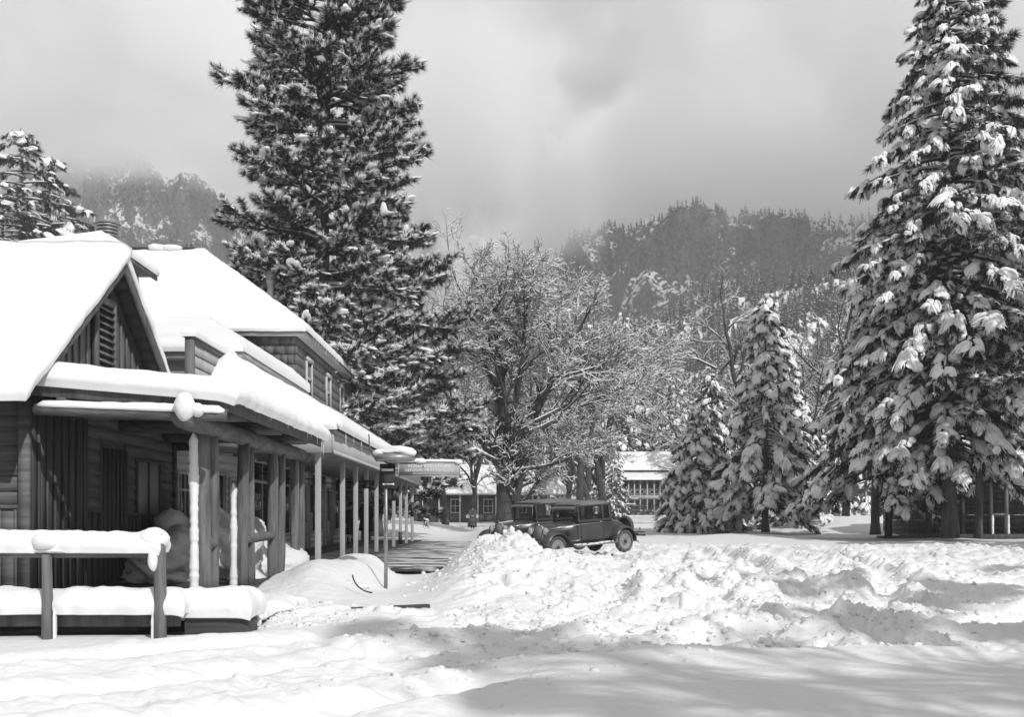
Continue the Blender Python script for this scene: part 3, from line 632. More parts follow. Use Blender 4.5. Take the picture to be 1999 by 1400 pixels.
# ---- awning: fascia, soffit, roof, snow
AX, AY0, AY1, AZ0, AZ1 = -3.68, 23.55, 49.2, 2.76, 3.3
mb = MB(); mb.box(AX-.04,AX,AY0,AY1,AZ0,AZ1); mb.box(WX+.05,AX-.04,AY0,AY0+.04,AZ0+.02,AZ1-.02); mb.box(WX+.05,AX-.04,AY1-.04,AY1,AZ0,AZ1); mb.box(AX,AX+.03,AY0-.02,AY1,AZ0,AZ0+.07); mb.box(AX,AX+.04,AY0-.03,AY1+.02,AZ1-.08,AZ1)
P(mb, 'fascia', M['paint'], store)
mb = MB(); x = WX+.05
while x < AX-.1: mb.box(x, x+.135, AY0+.05, AY1-.05, AZ1-.3, AZ1-.28); x += .14
for y in np.arange(24.5,49,1.2): mb.bar((WX+.05,y,AZ1-.36),(AX-.05,y,AZ1-.36),.05,.11)
P(mb, 'awning_ceiling', M['soffit'], store)
az = lambda x: AZ1+(AX-x)*.69
mb = MB(); mb.hexa([(WX,AY0+2.4,az(WX)-.4),(AX+.08,AY0,AZ1-.02),(AX+.08,AY1+.05,AZ1-.02),(WX,AY1+.05,az(WX)-.1)],[(WX,AY0+2.4,az(WX)-.3),(AX+.08,AY0,AZ1+.02),(AX+.08,AY1+.05,AZ1+.02),(WX,AY1+.05,az(WX))])
mb.add([(WX,AY0+.02,AZ1),(AX,AY0+.02,AZ1),(WX,AY0+2.4,az(WX)-.35)],[(0,1,2)])
aw = P(mb, 'awning_roof', M['roofdark'], store)
snow_slab('awning_snow', (AX+.1,AY0-.06,AZ1+.02), (AX+.1,AY1+.1,AZ1+.02), (WX,AY1+.1,az(WX)+.02), (WX,AY0+2.4,az(WX)-.35), .33, aw, r=.28, free=(1,1,0,0), over=.07, seed=12, step=.16)
snow_slab('awning_snow', (WX,AY0-.06,AZ1+.02), (AX+.1,AY0-.06,AZ1+.02), (WX+.05,AY0+2.4,az(WX)-.33), (WX,AY0+2.4,az(WX)-.33), .33, aw, r=.25, free=(1,0,0,0), over=.06, seed=13, step=.16)
for y, l in ((24.6,.5),(25.9,.25),(27.3,.3),(29.2,.2),(31.5,.35),(33.4,.15)): icicle(aw, AX+.12, y, AZ1+.02, l)
# ---- awning posts
for y in (23.46,27.06,29.5,31.8,34.4,37.1,39.9,42.6,45.2,48.2):
    P(MB().box(-4.06,-3.94,y-.06,y+.06,.1,AZ0+.0), 'awning_post', M['paint'], store, bevel=.008)
for y, z0, z1 in ((42.62,.26,.75),(39.92,1.95,2.4),(48.22,1.35,2.0),(31.82,2.2,2.45)):   # dark boxes and notices fixed on posts
    P(MB().box(-4.075,-3.925,y-.085,y-.0605,z0,z1), 'post_notice', M['dark'], store)
# ---- false front panel
mb = MB(); lapwall_x(mb, WX+.02, 23.45, 27.6, 3.9, 5.2, .26); mb.box(WX-.1,WX+.018,23.4,27.65,3.0,5.2); P(mb, 'false_front', M['soffit'], store)
mb = MB(); mb.box(WX-.12,WX+.07,23.33,23.45,3.5,5.3); mb.box(WX-.12,WX+.09,23.45,27.66,5.2,5.28); P(mb, 'false_front_trim', M['board'], store)
snow_slab('parapet_snow', (WX+.13,23.28,5.29),(WX+.13,27.7,5.29),(WX-.15,27.7,5.29),(WX-.15,23.28,5.29), .2, P(MB().box(WX-.12,WX+.1,23.33,27.68,5.275,5.285),'coping',M['board'],store), r=.1, over=.02, seed=2)
# ---- middle block with its own low hipped roof
MX = WX+.25
mb = MB(); battens_x(mb, WX, 27.7, 35.5, 3.8, 5.35, w=.3, seed=12); mb.box(-16,WX-.002,27.6,35.4,3.0,5.4)
P(mb, 'middle_wall', M['board_dark'], store)
mb = MB(); mb.box(-16,MX+.05,26.85,35.6,5.36,5.40); mb.box(MX+.05,MX+.09,26.8,35.6,5.36,5.5); mb.box(-16,MX+.05,26.8,26.85,5.32,5.5); mb.box(-16,WX+.2,27.1,27.55,4.9,5.3)
mr = P(mb, 'middle_eave', M['soffit'], store)
rz = 7.3
snow_slab('middle_snow', (-16,26.75,5.5),(MX+.1,26.75,5.5),(MX-2.6,33.6,7.3),(-16,33.6,7.3), .3, mr, r=.25, free=(1,0,0,0), over=.05, seed=14, step=.2)
snow_slab('middle_snow', (MX+.1,26.75,5.5),(MX+.12,35.8,5.5),(WX-.1,35.5,5.95),(MX-2.6,33.6,7.3), .3, mr, r=.25, free=(1,0,0,0), over=.05, seed=15, step=.2)
# ---- upper storey
UZ = 7.32; EXo = -6.44; EY0 = 35.2; EY1 = 49.75
wins = [(37.0,38.05),(41.2,42.2),(44.7,45.6),(48.0,48.9)]
mb = MB(); hs = [(a,b,5.6,6.75) for a,b in wins]
z = 4.5; k = 0; rs = np.random.RandomState(9)
while z < UZ:                                      # shingle courses on the street side
    zt = min(z+.32, UZ); y = 35.5
    while y < 49.85:
        e = min(y+.22+.2*rs.rand(), 49.9); ok = all(e <= a or y >= b or zt <= c or z >= d for a,b,c,d in hs)
        if ok: mb.hexa([(WX+.0,y,z),(WX+.035+.008*rs.rand(),y,z),(WX+.035,e-.008,z),(WX+.0,e-.008,z)],[(WX,y,zt),(WX+.008,y,zt),(WX+.008,e-.008,zt),(WX,e-.008,zt)])
        y = e
    x = -12.
    while x < WX:
        e = min(x+.2+.18*rs.rand(), WX+.02); mb.hexa([(x,35.5,z),(x,35.46-.008*rs.rand(),z),(e-.008,35.46,z),(e-.008,35.5,z)],[(x,35.5,zt),(x,35.49,zt),(e-.008,35.49,zt),(e-.008,35.5,zt)]); x = e
    z = zt
mb.box(-22,WX-.002,35.502,49.8,4.0,UZ)
P(mb, 'upper_wall', M['shingle'], store)
for a, b in wins:
    mb = MB(); X0 = WX
    mb.box(X0,X0+.08,a-.02,a+.08,5.55,6.85); mb.box(X0,X0+.08,b-.08,b+.02,5.55,6.85); mb.box(X0,X0+.1,a-.05,b+.05,6.76,6.88); mb.box(X0,X0+.11,a-.05,b+.05,5.5,5.56); mb.box(X0,X0+.06,a+.08,b-.08,6.14,6.2)
    w_ = P(mb, 'upper_window', M['trim'], store); MB().box(X0+.004,X0+.02,a+.08,b-.08,5.56,6.76).build('pane', M['glass'], w_)
mb = MB(); mb.box(-22,EXo,EY0,EY1,UZ+.0,UZ+.03); mb.box(EXo,EXo+.03,EY0-.03,EY1+.03,UZ-.04,UZ+.13); mb.box(-22,EXo,EY0-.03,EY0,UZ-.04,UZ+.13)
ue = P(mb, 'upper_eave', M['soffit'], store)
A = (-22,EY0,UZ+.13); Bc = (EXo,EY0,UZ+.13); Cc = (EXo,EY1,UZ+.13); Rn = (-11.75,42.5,11.7); Rl = (-22,42.5,11.7)
mb = MB(); mb.add([A,Bc,Rn,Rl,Cc,(-22,EY1,UZ+.13)], [(0,1,2,3),(1,4,2),(4,5,3,2)]); mb.bar((-21,42.45,11.93),(-12.1,42.45,11.93),.25,.1)
hip = P(mb, 'hip_roof', M['roofdark'], store)
snow_slab('roof_snow', (-22,EY0-.08,UZ+.13),(EXo+.08,EY0-.08,UZ+.13),Rn,Rl, .26, hip, r=.22, free=(1,0,0,0), over=.05, seed=21, step=.25, rough=.03)
snow_slab('roof_snow', (EXo+.08,EY0-.08,UZ+.13),(EXo+.08,EY1+.05,UZ+.13),Rn,Rn, .26, hip, r=.22, free=(1,0,0,0), over=.05, seed=22, step=.25)
snow_slab('roof_snow', (EXo+.08,EY1+.05,UZ+.13),(-22,EY1,UZ+.13),Rl,Rn, .24, hip, r=.22, free=(1,0,0,0), over=.05, seed=23, step=.3)
mb = MB()
for x in np.arange(-20.5,-12.2,.5):
    if fbm(np.array(x*.9),np.array(3.)) > -.12: blob(mb, (x,42.3,11.93), (.42,.25,.2+.08*math.sin(x*3)), seed=int(x*10)%50, n=7, k=9, amp=.3)
mb.build('ridge_snow', M['snow_roof'], hip, smooth=True)
for i, y in enumerate(np.arange(36.2,42,.55)): icicle(ue, EXo+.1, y, UZ+.1, .12+.12*((i*7)%4)/3)
# vent pipes
def vent(name, x, y, z0, z1, r, label=None):
    mb = MB(); mb.lathe([(r*.8,z0),(r*.8,z1-.45),(r*1.05,z1-.45),(r*1.05,z1-.35)], (x,y,0), 16); v = P(mb, name, M['metal'], store, smooth=False)
    mb = MB()
    for i in range(4): mb.lathe([(r*.9,z1-.35+i*.085),(r*1.15,z1-.33+i*.085),(r*1.15,z1-.30+i*.085),(r*.9,z1-.29+i*.085)], (x,y,0), 16)
    mb.lathe([(r*.8,z1-.35),(r*.8,z1)], (x,y,0), 12); mb.lathe([(r*1.2,z1-.02),(r*1.1,z1+.02),(0,z1+.06)], (x,y,0), 16)
    mb.build('vent_cap', M['metal'], v); return v
vent('roof_vent', -9.45, 44.0, 9.2, 11.35, .17)
vent('ridge_vent', -12.6, 43.3, 11, 12.35, .12)
# ---- little hipped tower behind the near gable
mb = MB(); lapwall_x(mb, -8.75, 24.3, 25.9, 4.5, 7.2, .14); lapwall_y(mb, 24.28, -10.6, -8.75, 4.5, 7.2, .14); mb.box(-10.6,-8.752,24.29,25.9,4,7.2); P(mb, 'tower_wall', M['lap'], store)
mb = MB(); mb.box(-10.95,-8.45,23.95,26.25,7.22,7.26); mb.box(-8.45,-8.41,23.9,26.3,7.14,7.3); mb.box(-10.95,-8.45,23.9,23.95,7.14,7.3)
tw = P(mb, 'tower_roof', M['board'], store)
ap = (-9.35,25.1,7.85)
for q, s_ in zip((((-10.95,23.9,7.28),(-8.41,23.9,7.28)),((-8.41,23.9,7.28),(-8.41,26.3,7.28)),((-8.41,26.3,7.28),(-10.95,26.3,7.28)),((-10.95,26.3,7.28),(-10.95,23.9,7.28))), range(4)):
    snow_slab('tower_snow', q[0], q[1], ap, ap, .2, tw, r=.14, free=(1,0,0,0), over=.03, seed=30+s_)
vent('tower_vent', -9.75, 26.6, 6.5, 8.62, .26)
# ================================================================ SIGNS
sg = thing('hanging_store_sign', 'long white lettered sign board capped with snow, projecting from the awning over the path', 'sign', (-2.42,36,2.72))
MB().box(-1.03,1.03,-.03,.03,0,.44).build('board', M['signboard'], sg)
MB().box(-1.04,-1.01,-.037,.037,-.01,.45).box(1.01,1.04,-.037,.037,-.01,.45).box(-1.01,1.01,-.037,.037,-.012,.012).box(-1.01,1.01,-.037,.037,.43,.452).build('frame', M['trim'], sg)
MB().bar((-1.4,0,.47),(1.0,0,.47),.05).bar((-1.5,0,.2),(-1.04,0,.2),.04).build('bracket', M['dark'], sg)
text('lettering', 'YOSEMITE STORE', M['letter'], sg, (0,-.035,.335), .15, xs=1.25, bold=.002)
text('lettering', 'GENERAL MERCHANDISE', M['letter'], sg, (0,-.035,.195), .13, xs=1.12)
text('lettering', 'GROCERIES MEATS AND FURNISHINGS', M['letter'], sg, (0,-.035,.08), .058, xs=1.1)
mb = MB(); snow_log(mb, (-1.1,0,.48),(-.1,0,.50), .2, .12, seed=4); snow_log(mb, (-.2,0,.5),(1.04,0,.485), .13, .075, seed=6); blob(mb, (.98,-.02,.47), (.14,.09,.09), seed=2); blob(mb, (-.28,-.03,.5), (.2,.1,.1), seed=6)
mb.build('snow_cap', M['snow_roof'], sg, smooth=True)
s2 = thing('shop_repair_sign', 'grey shoe repair sign with black letters hanging under the awning behind the posts', 'sign', (-5.62,40.5,1.98))
MB().box(-.52,.52,-.02,.02,0,.68).build('board', M['signgrey'], s2); MB().box(-.54,-.5,-.03,.03,-.02,.7).box(.5,.54,-.03,.03,-.02,.7).box(-.5,.5,-.03,.03,.68,.71).box(-.5,.5,-.03,.03,-.03,0).build('frame', M['dark'], s2)
MB().box(-.4,-.38,-.01,.01,.7,.98).box(.38,.4,-.01,.01,.7,.98).build('hanger', M['dark'], s2)
text('lettering', 'SHOE SHOP', M['ink'], s2, (0,-.025,.5), .225, xs=.78, bold=.006); text('lettering', 'QUICK REPAIRING', M['ink'], s2, (0,-.025,.29), .12, xs=.74, bold=.003)
text('lettering', 'WORK GUARANTEED', M['ink'], s2, (0,-.025,.12), .07, xs=.9)
# street pole with round hood and arrow boards
po = thing('signpost', 'thin pole with arrow boards under a round snow covered hood beside the path', 'signpost', (PX(753,19.8),19.8,.05))
MB().tube([(0,0,0),(.01,0,1.1),(.0,0,2.3)],[.036,.032,.03],10).build('pole', M['metal'], po, smooth=True)
mb = MB(); mb.lathe([(.02,2.36),(.2,2.335),(.36,2.36),(.385,2.40),(.36,2.46),(.2,2.5),(0,2.52)], (.17,0,0), 28); hood = mb.build('hood', M['metal'], po, smooth=True)
mb = MB(); blob(mb, (.19,0,2.53), (.34,.34,.1), seed=8, n=14, k=24, amp=.22, freq=3.5); blob(mb, (.42,-.1,2.5), (.16,.2,.08), seed=3); blob(mb, (-.08,-.12,2.5), (.15,.15,.07), seed=4); mb.build('snow_cap', M['snow_roof'], hood, smooth=True)
MB().bar((-.18,0,2.36),(.2,0,2.36),.03).tube([(-.31,0,2.85),(-.3,0,2.6),(-.2,0,2.42),(.0,0,2.33),(.12,0,2.3)],[.012]*5,6).build('bracket', M['dark'], po)
bd = MB().box(-.1,.18,-.06,-.03,1.86,2.3).build('sign_board', M['dark'], po)
MB().box(-.07,.15,-.066,-.061,2.17,2.21).build('lettering', M['letter'], bd)
MB().box(-.03,.13,-.066,-.061,1.92,1.935).add([(-.06,-.064,1.927),(-.02,-.064,1.95),(-.02,-.064,1.905)],[(0,1,2)]).add([(.16,-.064,1.95),(.12,-.064,1.935),(.12,-.064,1.92),(.16,-.064,1.905)],[(0,1,2,3)]).build('arrow', M['letter'], bd)
# ================================================================ FENCE, PLATFORM AND PLANK BOX
fe = thing('rail_fence', 'rough wooden rail fence heaped with thick snow in front of the shop', 'fence', (-3.7,11.7,0))
fx = lambda px: PX(px,11.7)+3.7
for px, zt, w_ in ((93,.98,.105),(313,1.2,.125)):
    x = fx(px); mb = MB(); mb.tube([(x,-.02,-.1),(x+.005,-.02,.5),(x-.004,-.02,zt)],[w_*.56,w_*.54,w_*.5],10,jit=.05,seed=int(px),sq=(1,1)); mb.build('post', M['log'], fe, smooth=True)
mb = MB(); mb.tube([(fx(-260),.08,.985),(fx(0),.08,.99),(fx(160),.08,.985),(fx(305),.08,.995)],[.055,.055,.05,.055],10,jit=.06,seed=4); mb.build('top_rail', M['logx'], fe, smooth=True)
mb = MB(); mb.box(fx(-260),fx(345),.1,.16,.18,.36); mb.build('lower_rail', M['board_dark'], fe)
def thick(parent, x0, x1, y0, y1, z, T, seed, name='snow_cap', r=.13, over=.03, wav=.05):
    return snow_slab(name, (x0,y0,z),(x1,y0,z),(x1,y1,z),(x0,y1,z), T, parent, r=r, free=(1,1,1,1), over=over, seed=seed, wav=wav*1.4, step=.035, rough=.03, sag=.03)
thick(fe, fx(-260), fx(310), -.07, .27, 1.03, .21, 3)
mb = MB(); blob(mb, (fx(93),-.0,1.13), (.17,.15,.11), seed=4, amp=.2); mb.build('snow_cap', M['snow_roof'], fe, smooth=True); mb = MB(); blob(mb, (fx(300),.02,1.14), (.17,.14,.13), seed=7, amp=.1); blob(mb, (fx(303),-.07,.93), (.055,.06,.13), seed=12, amp=.2); mb.build('snow_cap', M['snow_roof'], fe, smooth=True)
thick(fe, fx(-260), fx(348), .02, .45, .36, .24, 5, wav=.09)
mb = MB(); plaster(mb, fx(300), -.01, .0, .38, .05, 9, .05); plaster(mb, fx(107), .0, .05, .4, .04, 19, .04); mb.build('post_snow', M['snow_roof'], fe, smooth=True)
pb = thing('plank_box', 'low plank box under a thick snow cushion at the end of the fence', 'box', (PX(422,12.0),12.0,0))
MB().box(-.35,.36,-.02,.45,-.1,.30).build('planks', M['boardx'], pb, bevel=.01); thick(pb, -.5, .37, -.06, .55, .3, .27, 8, r=.14)
pf = thing('porch_platform', 'dark plank platform edge between the fence and the snow bank', 'platform', (-5,14.6,0))
mb = MB(); mb.box(-11,2.05,-2.1,.7,.05,.17); mb.box(-11,-.1,-2.35,-2.28,-.1,.12); mb.build('planks', M['boardx'], pf)
mb = MB(); mb.bar((-11,-2.45,.05),(1.2,-2.3,.1),.05,.14); mb.bar((-1.5,-2.6,-.02),(.9,-2.5,.14),.05,.12); mb.build('loose_board', M['boardx'], pf)
thick(pf, .0, 2.15, -2.0, .75, .17, .13, 18, r=.2, wav=.15)
MB().bar((1.5,-.85,.10),(4.0,.2,.13),.12,.1).build('edge_board', M['boardx'], pf)
# ================================================================ TREES
def rotx_to(d):      # (N,3) directions -> (N,3,3) matrices whose first column is d, third column points up as far as it can
    d = d/(np.linalg.norm(d, axis=1)[:,None]+1e-9); up = np.array((0,0,1.))
    y = np.cross(up, d); bad = np.linalg.norm(y, axis=1) < 1e-3; y[bad] = (0,1,0); y /= np.linalg.norm(y, axis=1)[:,None]
    z = np.cross(d, y); return np.stack([d, y, z], -1)
def scatter(mb, T, pos, rot, sc, mi=0):
    V, F = T; N = len(pos)
    if N == 0: return
    sc = np.asarray(sc, float); sc = sc[:,None,None] if sc.ndim == 1 else sc[:,None,:]
    W = np.einsum('nij,nvj->nvi', rot, V[None]*sc)+pos[:,None,:]
    off = (np.arange(N)*len(V))[:,None,None]
    mb.add(W.reshape(-1,3), (F[None]+off).reshape(-1, F.shape[1]), mi)
def tuft(n, L, w, lo, hi, seed, back=.0):      # needles fanning out round +X
    rs = np.random.RandomState(seed); V = []; F = []
    for i in range(n):
        a = rs.uniform(lo, hi); p = rs.uniform(0, 2*np.pi); d = np.array((np.cos(a), np.sin(a)*np.cos(p), np.sin(a)*np.sin(p)))
        s = np.cross(d, rs.randn(3)); s /= np.linalg.norm(s); b = np.array((-back*rs.rand(),0,0)); l = L*rs.uniform(.7,1.1)
        V += [b-s*w/2, b+s*w/2, b+d*l+np.array((0,0,-.12*l*np.sin(a)))]; F.append((3*i,3*i+1,3*i+2))
    return np.array(V), np.array(F)
def segs(mb, A, B, ra, rb, n=3, mi=0):          # many short tapered prisms at once
    if len(A) == 0: return
    A = np.asarray(A); B = np.asarray(B); m = rotx_to(B-A); th = np.arange(n)*2*np.pi/n
    c = np.cos(th)[None,:,None]*m[:,None,:,1]+np.sin(th)[None,:,None]*m[:,None,:,2]
    V = np.concatenate([A[:,None]+c*np.asarray(ra)[:,None,None], B[:,None]+c*np.asarray(rb)[:,None,None]], 1)
    F = np.array([(j,(j+1)%n,n+(j+1)%n,n+j) for j in range(n)]); off = (np.arange(len(A))*2*n)[:,None,None]
    mb.add(V.reshape(-1,3), (F[None]+off).reshape(-1,4), mi)
def snowsegs(mb, A, B, ra, rb, lift=.75, wid=1., n=4, mi=0, add=.0):
    """snow lying along the top of limbs"""
    A = np.asarray(A).copy(); B = np.asarray(B).copy(); ra = np.asarray(ra).copy(); rb = np.asarray(rb).copy()
    if len(A) == 0: return
    d = (B-A); l = np.linalg.norm(d, axis=1); hz = np.linalg.norm(d[:,:2], axis=1)/(l+1e-9)
    k = hz > .38; A, B, ra, rb, hz = A[k], B[k], ra[k], rb[k], hz[k]
    A[:,2] += ra*lift+add; B[:,2] += rb*lift+add
    segs(mb, A, B, (ra*wid+add)*hz, (rb*wid+add)*hz, n, mi)
def blobT(n, k, seed, amp, flat=.5):
    mb = MB(); blob(mb, (0,0,0), 1, seed, n, k, amp); V = mb.V[0].copy(); V[:,2] = np.where(V[:,2] < 0, V[:,2]*flat, V[:,2])
    Q = [f for f, m in mb.F if f.shape[1] == 4][0]; return V, Q
BL = [blobT(8, 11, s, .75, .3) for s in range(5)]
TF = [tuft(26, 1, .085, .12, 1.35, s, .15) for s in range(4)]
TFD = [tuft(16, 1, .1, .05, .75, s+9, .35) for s in range(4)]
def mitt(seed, nu=9, nv=13):
    """a drooping, snow laden spray: a shell with a fringed lower end, from the origin out along +X and down"""
    rs = np.random.RandomState(seed); u = np.linspace(0, 1, nu); v = np.linspace(-1, 1, nv); jag = 1-.22*np.abs(v)**2+.13*(np.arange(nv)%2)-.1*rs.rand(nv)
    U, Vv = np.meshgrid(u, v, indexing='ij'); l = U*jag[None,:]
    ang = .15+1.25*np.clip(l*1.15, 0, 1)
    x = np.cumsum(np.concatenate([np.zeros((1,nv)), np.cos(ang[1:])*np.diff(l, axis=0)], 0), 0); z = -np.cumsum(np.concatenate([np.zeros((1,nv)), np.sin(ang[1:])*np.diff(l, axis=0)], 0), 0)
    w = .33*np.sin(np.pi*np.clip(U*.78+.08, 0, 1))**.6
    y = Vv*w; z = z-.34*np.abs(Vv)**2*w*1.6
    t = .12*np.sqrt(np.clip(1-Vv**2, 0, 1))*np.sin(np.pi*np.clip(U*.88+.04,0,1))**.6*(1+.25*(np.arange(nv)%2)-.12)[None,:]*(1+.5*(rs.rand(nu,nv)-.5))+.012
    nx, nz = np.sin(ang), np.cos(ang)
    top = np.stack([x+nx*t, y, z+nz*t], -1).reshape(-1,3); bot = np.stack([x-nx*t*.25, y, z-nz*t*.25], -1).reshape(-1,3)
    idx = np.arange(nu*nv).reshape(nu,nv); Q = np.stack([idx[:-1,:-1], idx[1:,:-1], idx[1:,1:], idx[:-1,1:]], -1).reshape(-1,4)
    e = [np.stack([idx[:-1,0], idx[1:,0], idx[1:,0]+nu*nv, idx[:-1,0]+nu*nv],-1), np.stack([idx[:-1,-1], idx[1:,-1], idx[1:,-1]+nu*nv, idx[:-1,-1]+nu*nv],-1), np.stack([idx[-1,:-1], idx[-1,1:], idx[-1,1:]+nu*nv, idx[-1,:-1]+nu*nv],-1)]
    return np.concatenate([top, bot]), np.concatenate([Q, Q[:,::-1]+nu*nv]+e)
def spray(seed):
    """snow-loaded bough end: a fan of drooping fingers that merge towards the base"""
    rs = np.random.RandomState(seed); mb = MB(); nf = 11; sd = 5
    V, F = mitt(seed); V = V*np.array((.78,.95,.8)); mb.add(V, F)
    for i in range(nf):
        a = (i/(nf-1)*2-1)*1.05+rs.uniform(-.08,.08); L_ = (.9-.25*abs(a))*rs.uniform(.7,1.1); t = np.linspace(0, 1, 6); h = .62+.2*rs.rand()
        r = L_*(h*t-.22*t*t); z = -L_*(.08*t+(.62+.25*rs.rand())*t**1.9)+.03; ox = .22*rs.rand()
        P_ = np.stack([ox+r*np.cos(a), r*np.sin(a), z], -1); w_ = .085*rs.uniform(.7,1.25)*(1-.72*t**1.5)*(1+.25*rs.randn(6)); w_[-1] = .012
        T_ = np.gradient(P_, axis=0); T_ /= np.linalg.norm(T_, axis=1)[:,None]; s_ = np.cross(T_, (0,0,1.)); s_ /= np.linalg.norm(s_, axis=1)[:,None]; u_ = np.cross(s_, T_)
        th = np.arange(sd)*2*np.pi/sd+.3; VV = (P_[:,None]+np.cos(th)[None,:,None]*s_[:,None]*w_[:,None,None]+np.sin(th)[None,:,None]*u_[:,None]*w_[:,None,None]*.62).reshape(-1,3)
        mb.add(VV, np.array([(p*sd+j, p*sd+(j+1)%sd, (p+1)*sd+(j+1)%sd, (p+1)*sd+j) for p in range(5) for j in range(sd)]))
    return np.concatenate(mb.V), np.concatenate([f for f, m in mb.F])
MT = [spray(s) for s in range(6)]
def mesh_under(root, name, mb, mats, smooth=True): return mb.build(name, mats, root, smooth=smooth)

# ---- big pine: long limbs with bottle-brush needle tufts, some snow caps
def pine(name, label, loc, H, prof, z0, nl, seed, trunk_r, tuft_L=.42, dens=1., snow=.25, group=None, droop=.0, cat='tree', capr=.2, lean=(0,0), mat_n='needle', fill=1.0, twisted=.35):
    rs = np.random.RandomState(seed); t = thing(name, label, cat, loc, 0, group)
    k = 26; h = np.linspace(0, H, k); cx = lean[0]*h/H+.12*fbm(h*.15,h*0+seed,2,seed); cy_ = lean[1]*h/H+.12*fbm(h*.15,h*0+seed+4,2,seed)
    r = trunk_r*(1-.9*(h/H)**1.1); r[0] *= 1.25
    mb = MB(); mb.tube(np.stack([cx,cy_,h],-1), r, 14, jit=.05, seed=seed); mesh_under(t, 'trunk', mb, M['bark'])
    ax = lambda z: np.array((np.interp(z,h,cx), np.interp(z,h,cy_), z))
    LA, LB, Ra, Rb = [], [], [], []; TP, TD, TS = [], [], []
    for i in range(nl):
        f = (i+rs.rand())/nl; z = z0+(H-z0)*f**.93; az_ = i*2.39996+rs.uniform(-.5,.5); Lm = prof((z)/H)*rs.uniform(.6,1.12)
        if Lm < .2: continue
        up = .35*(z/H)-.15-droop+rs.uniform(-.15,.15); base = ax(z); d = np.array((math.cos(az_), math.sin(az_), up)); n = 9; P_ = [base]; rr = [trunk_r*.16*(1-.55*z/H)+.015*Lm]
        for j in range(n):
            s = (j+1)/n; d = d+np.array((rs.uniform(-1,1)*.13, rs.uniform(-1,1)*.13, (.10 if s > .45 else -.05)+rs.uniform(-.06,.06)-droop*.22)); d /= np.linalg.norm(d)
            P_.append(P_[-1]+d*Lm/n); rr.append(rr[0]*(1-.88*s))
        P_ = np.array(P_)
        for j in range(n): LA.append(P_[j]); LB.append(P_[j+1]); Ra.append(rr[j]); Rb.append(rr[j+1])
        nb = int((5+Lm*3.6)*dens)
        for b in range(nb):
            s = .22+.78*((b+rs.rand())/nb)**.8; q = s*n; j = min(int(q), n-1); p = P_[j]+(P_[j+1]-P_[j])*(q-j); dd = P_[j+1]-P_[j]; dd /= np.linalg.norm(dd)
            side = np.cross(dd, (0,0,1)); side /= np.linalg.norm(side)+1e-6; sg = 1 if b%2 else -1
            bd = dd*rs.uniform(.35,.9)+side*sg*rs.uniform(.35,1.)*(1.15-s)*1.2+np.array((0,0,rs.uniform(-.3,.35)-droop*.5)); bd /= np.linalg.norm(bd)
            bl = Lm*.34*(1.15-s*.75)*rs.uniform(.5,1.15); m = max(2, int(bl/.42)); q0 = p
            for c in range(m):
                bd = bd+rs.randn(3)*.13+np.array((0,0,.07-droop*.1)); bd /= np.linalg.norm(bd); q1 = q0+bd*bl/m
                LA.append(q0); LB.append(q1); Ra.append(.018*(1-.4*c/m)); Rb.append(.018*(1-.4*(c+1)/m))
                if c >= (0 if s > .4 else 1) or m <= 2:
                    TP.append(q1); TD.append(bd.copy()); TS.append(tuft_L*rs.uniform(.7,1.15))
                    if rs.rand() < .75*fill: 
                        v = bd+rs.randn(3)*.6; TP.append(q1-bd*bl/m*rs.uniform(.2,.7)); TD.append(v); TS.append(tuft_L*rs.uniform(.6,.95))
                q0 = q1
        TP.append(P_[-1]); dd = P_[-1]-P_[-2]; TD.append(dd); TS.append(tuft_L*1.1)
    TP = np.array(TP); TD = np.array(TD); TS = np.array(TS); LA = np.array(LA); LB = np.array(LB); Ra = np.array(Ra); Rb = np.array(Rb)
    mb = MB(); segs(mb, LA, LB, Ra, Rb, 4); mesh_under(t, 'limbs', mb, M['barkdark'])
    mb = MB(); rot = rotx_to(TD); kk = rs.randint(0, 4, len(TP))
    for q in range(4): w_ = kk == q; scatter(mb, TF[q], TP[w_], rot[w_], TS[w_])
    mesh_under(t, 'foliage', mb, M[mat_n], False)
    mb = MB(); big = Ra > .028; snowsegs(mb, LA[big], LB[big], Ra[big], Rb[big], .8, .8)
    sm = (Ra <= .028) & (rs.rand(len(Ra)) < .35+snow); snowsegs(mb, LA[sm], LB[sm], Ra[sm], Rb[sm], .8, 1.1, add=.012)
    # snow gathers in patches: whole ends of limbs are loaded while others are bare
    patch = fbm(TP[:,0]*.5+TP[:,2]*.2, TP[:,1]*.5+TP[:,2]*.55+seed, 3, seed)
    on = rs.rand(len(TP)) < np.clip(.6*snow*(1+2.6*patch), .01, .95); pp = TP[on].copy(); ts = TS[on]; pp += TD[on]/np.linalg.norm(TD[on],axis=1)[:,None]*ts[:,None]*.25; pp[:,2] += ts*.2
    sc_ = np.stack([ts*rs.uniform(.5,1.2,len(ts)), ts*rs.uniform(.22,.55,len(ts)), ts*rs.uniform(.14,.34,len(ts))], -1)*capr/.2*.72*(1+.8*(rs.rand(len(ts))[:,None] < .06))
    rot = rotx_to(TD[on]*np.array((1,1,.6))); kk = rs.randint(0, 5, len(pp))
    for q in range(5): w_ = kk == q; scatter(mb, BL[q], pp[w_], rot[w_], sc_[w_])
    # streaks: snow held between the needles on the upper side of a tuft
    on2 = (rs.rand(len(TP)) < np.clip(.55+snow+1.*patch,.1,1)); rot = rotx_to(TD[on2]); scatter(mb, tuft(12, .88, .12, .1, .8, 77), TP[on2]+np.array((0,0,.09)), rot, TS[on2])
    mesh_under(t, 'snow_load', mb, M['snow_tree']); return t

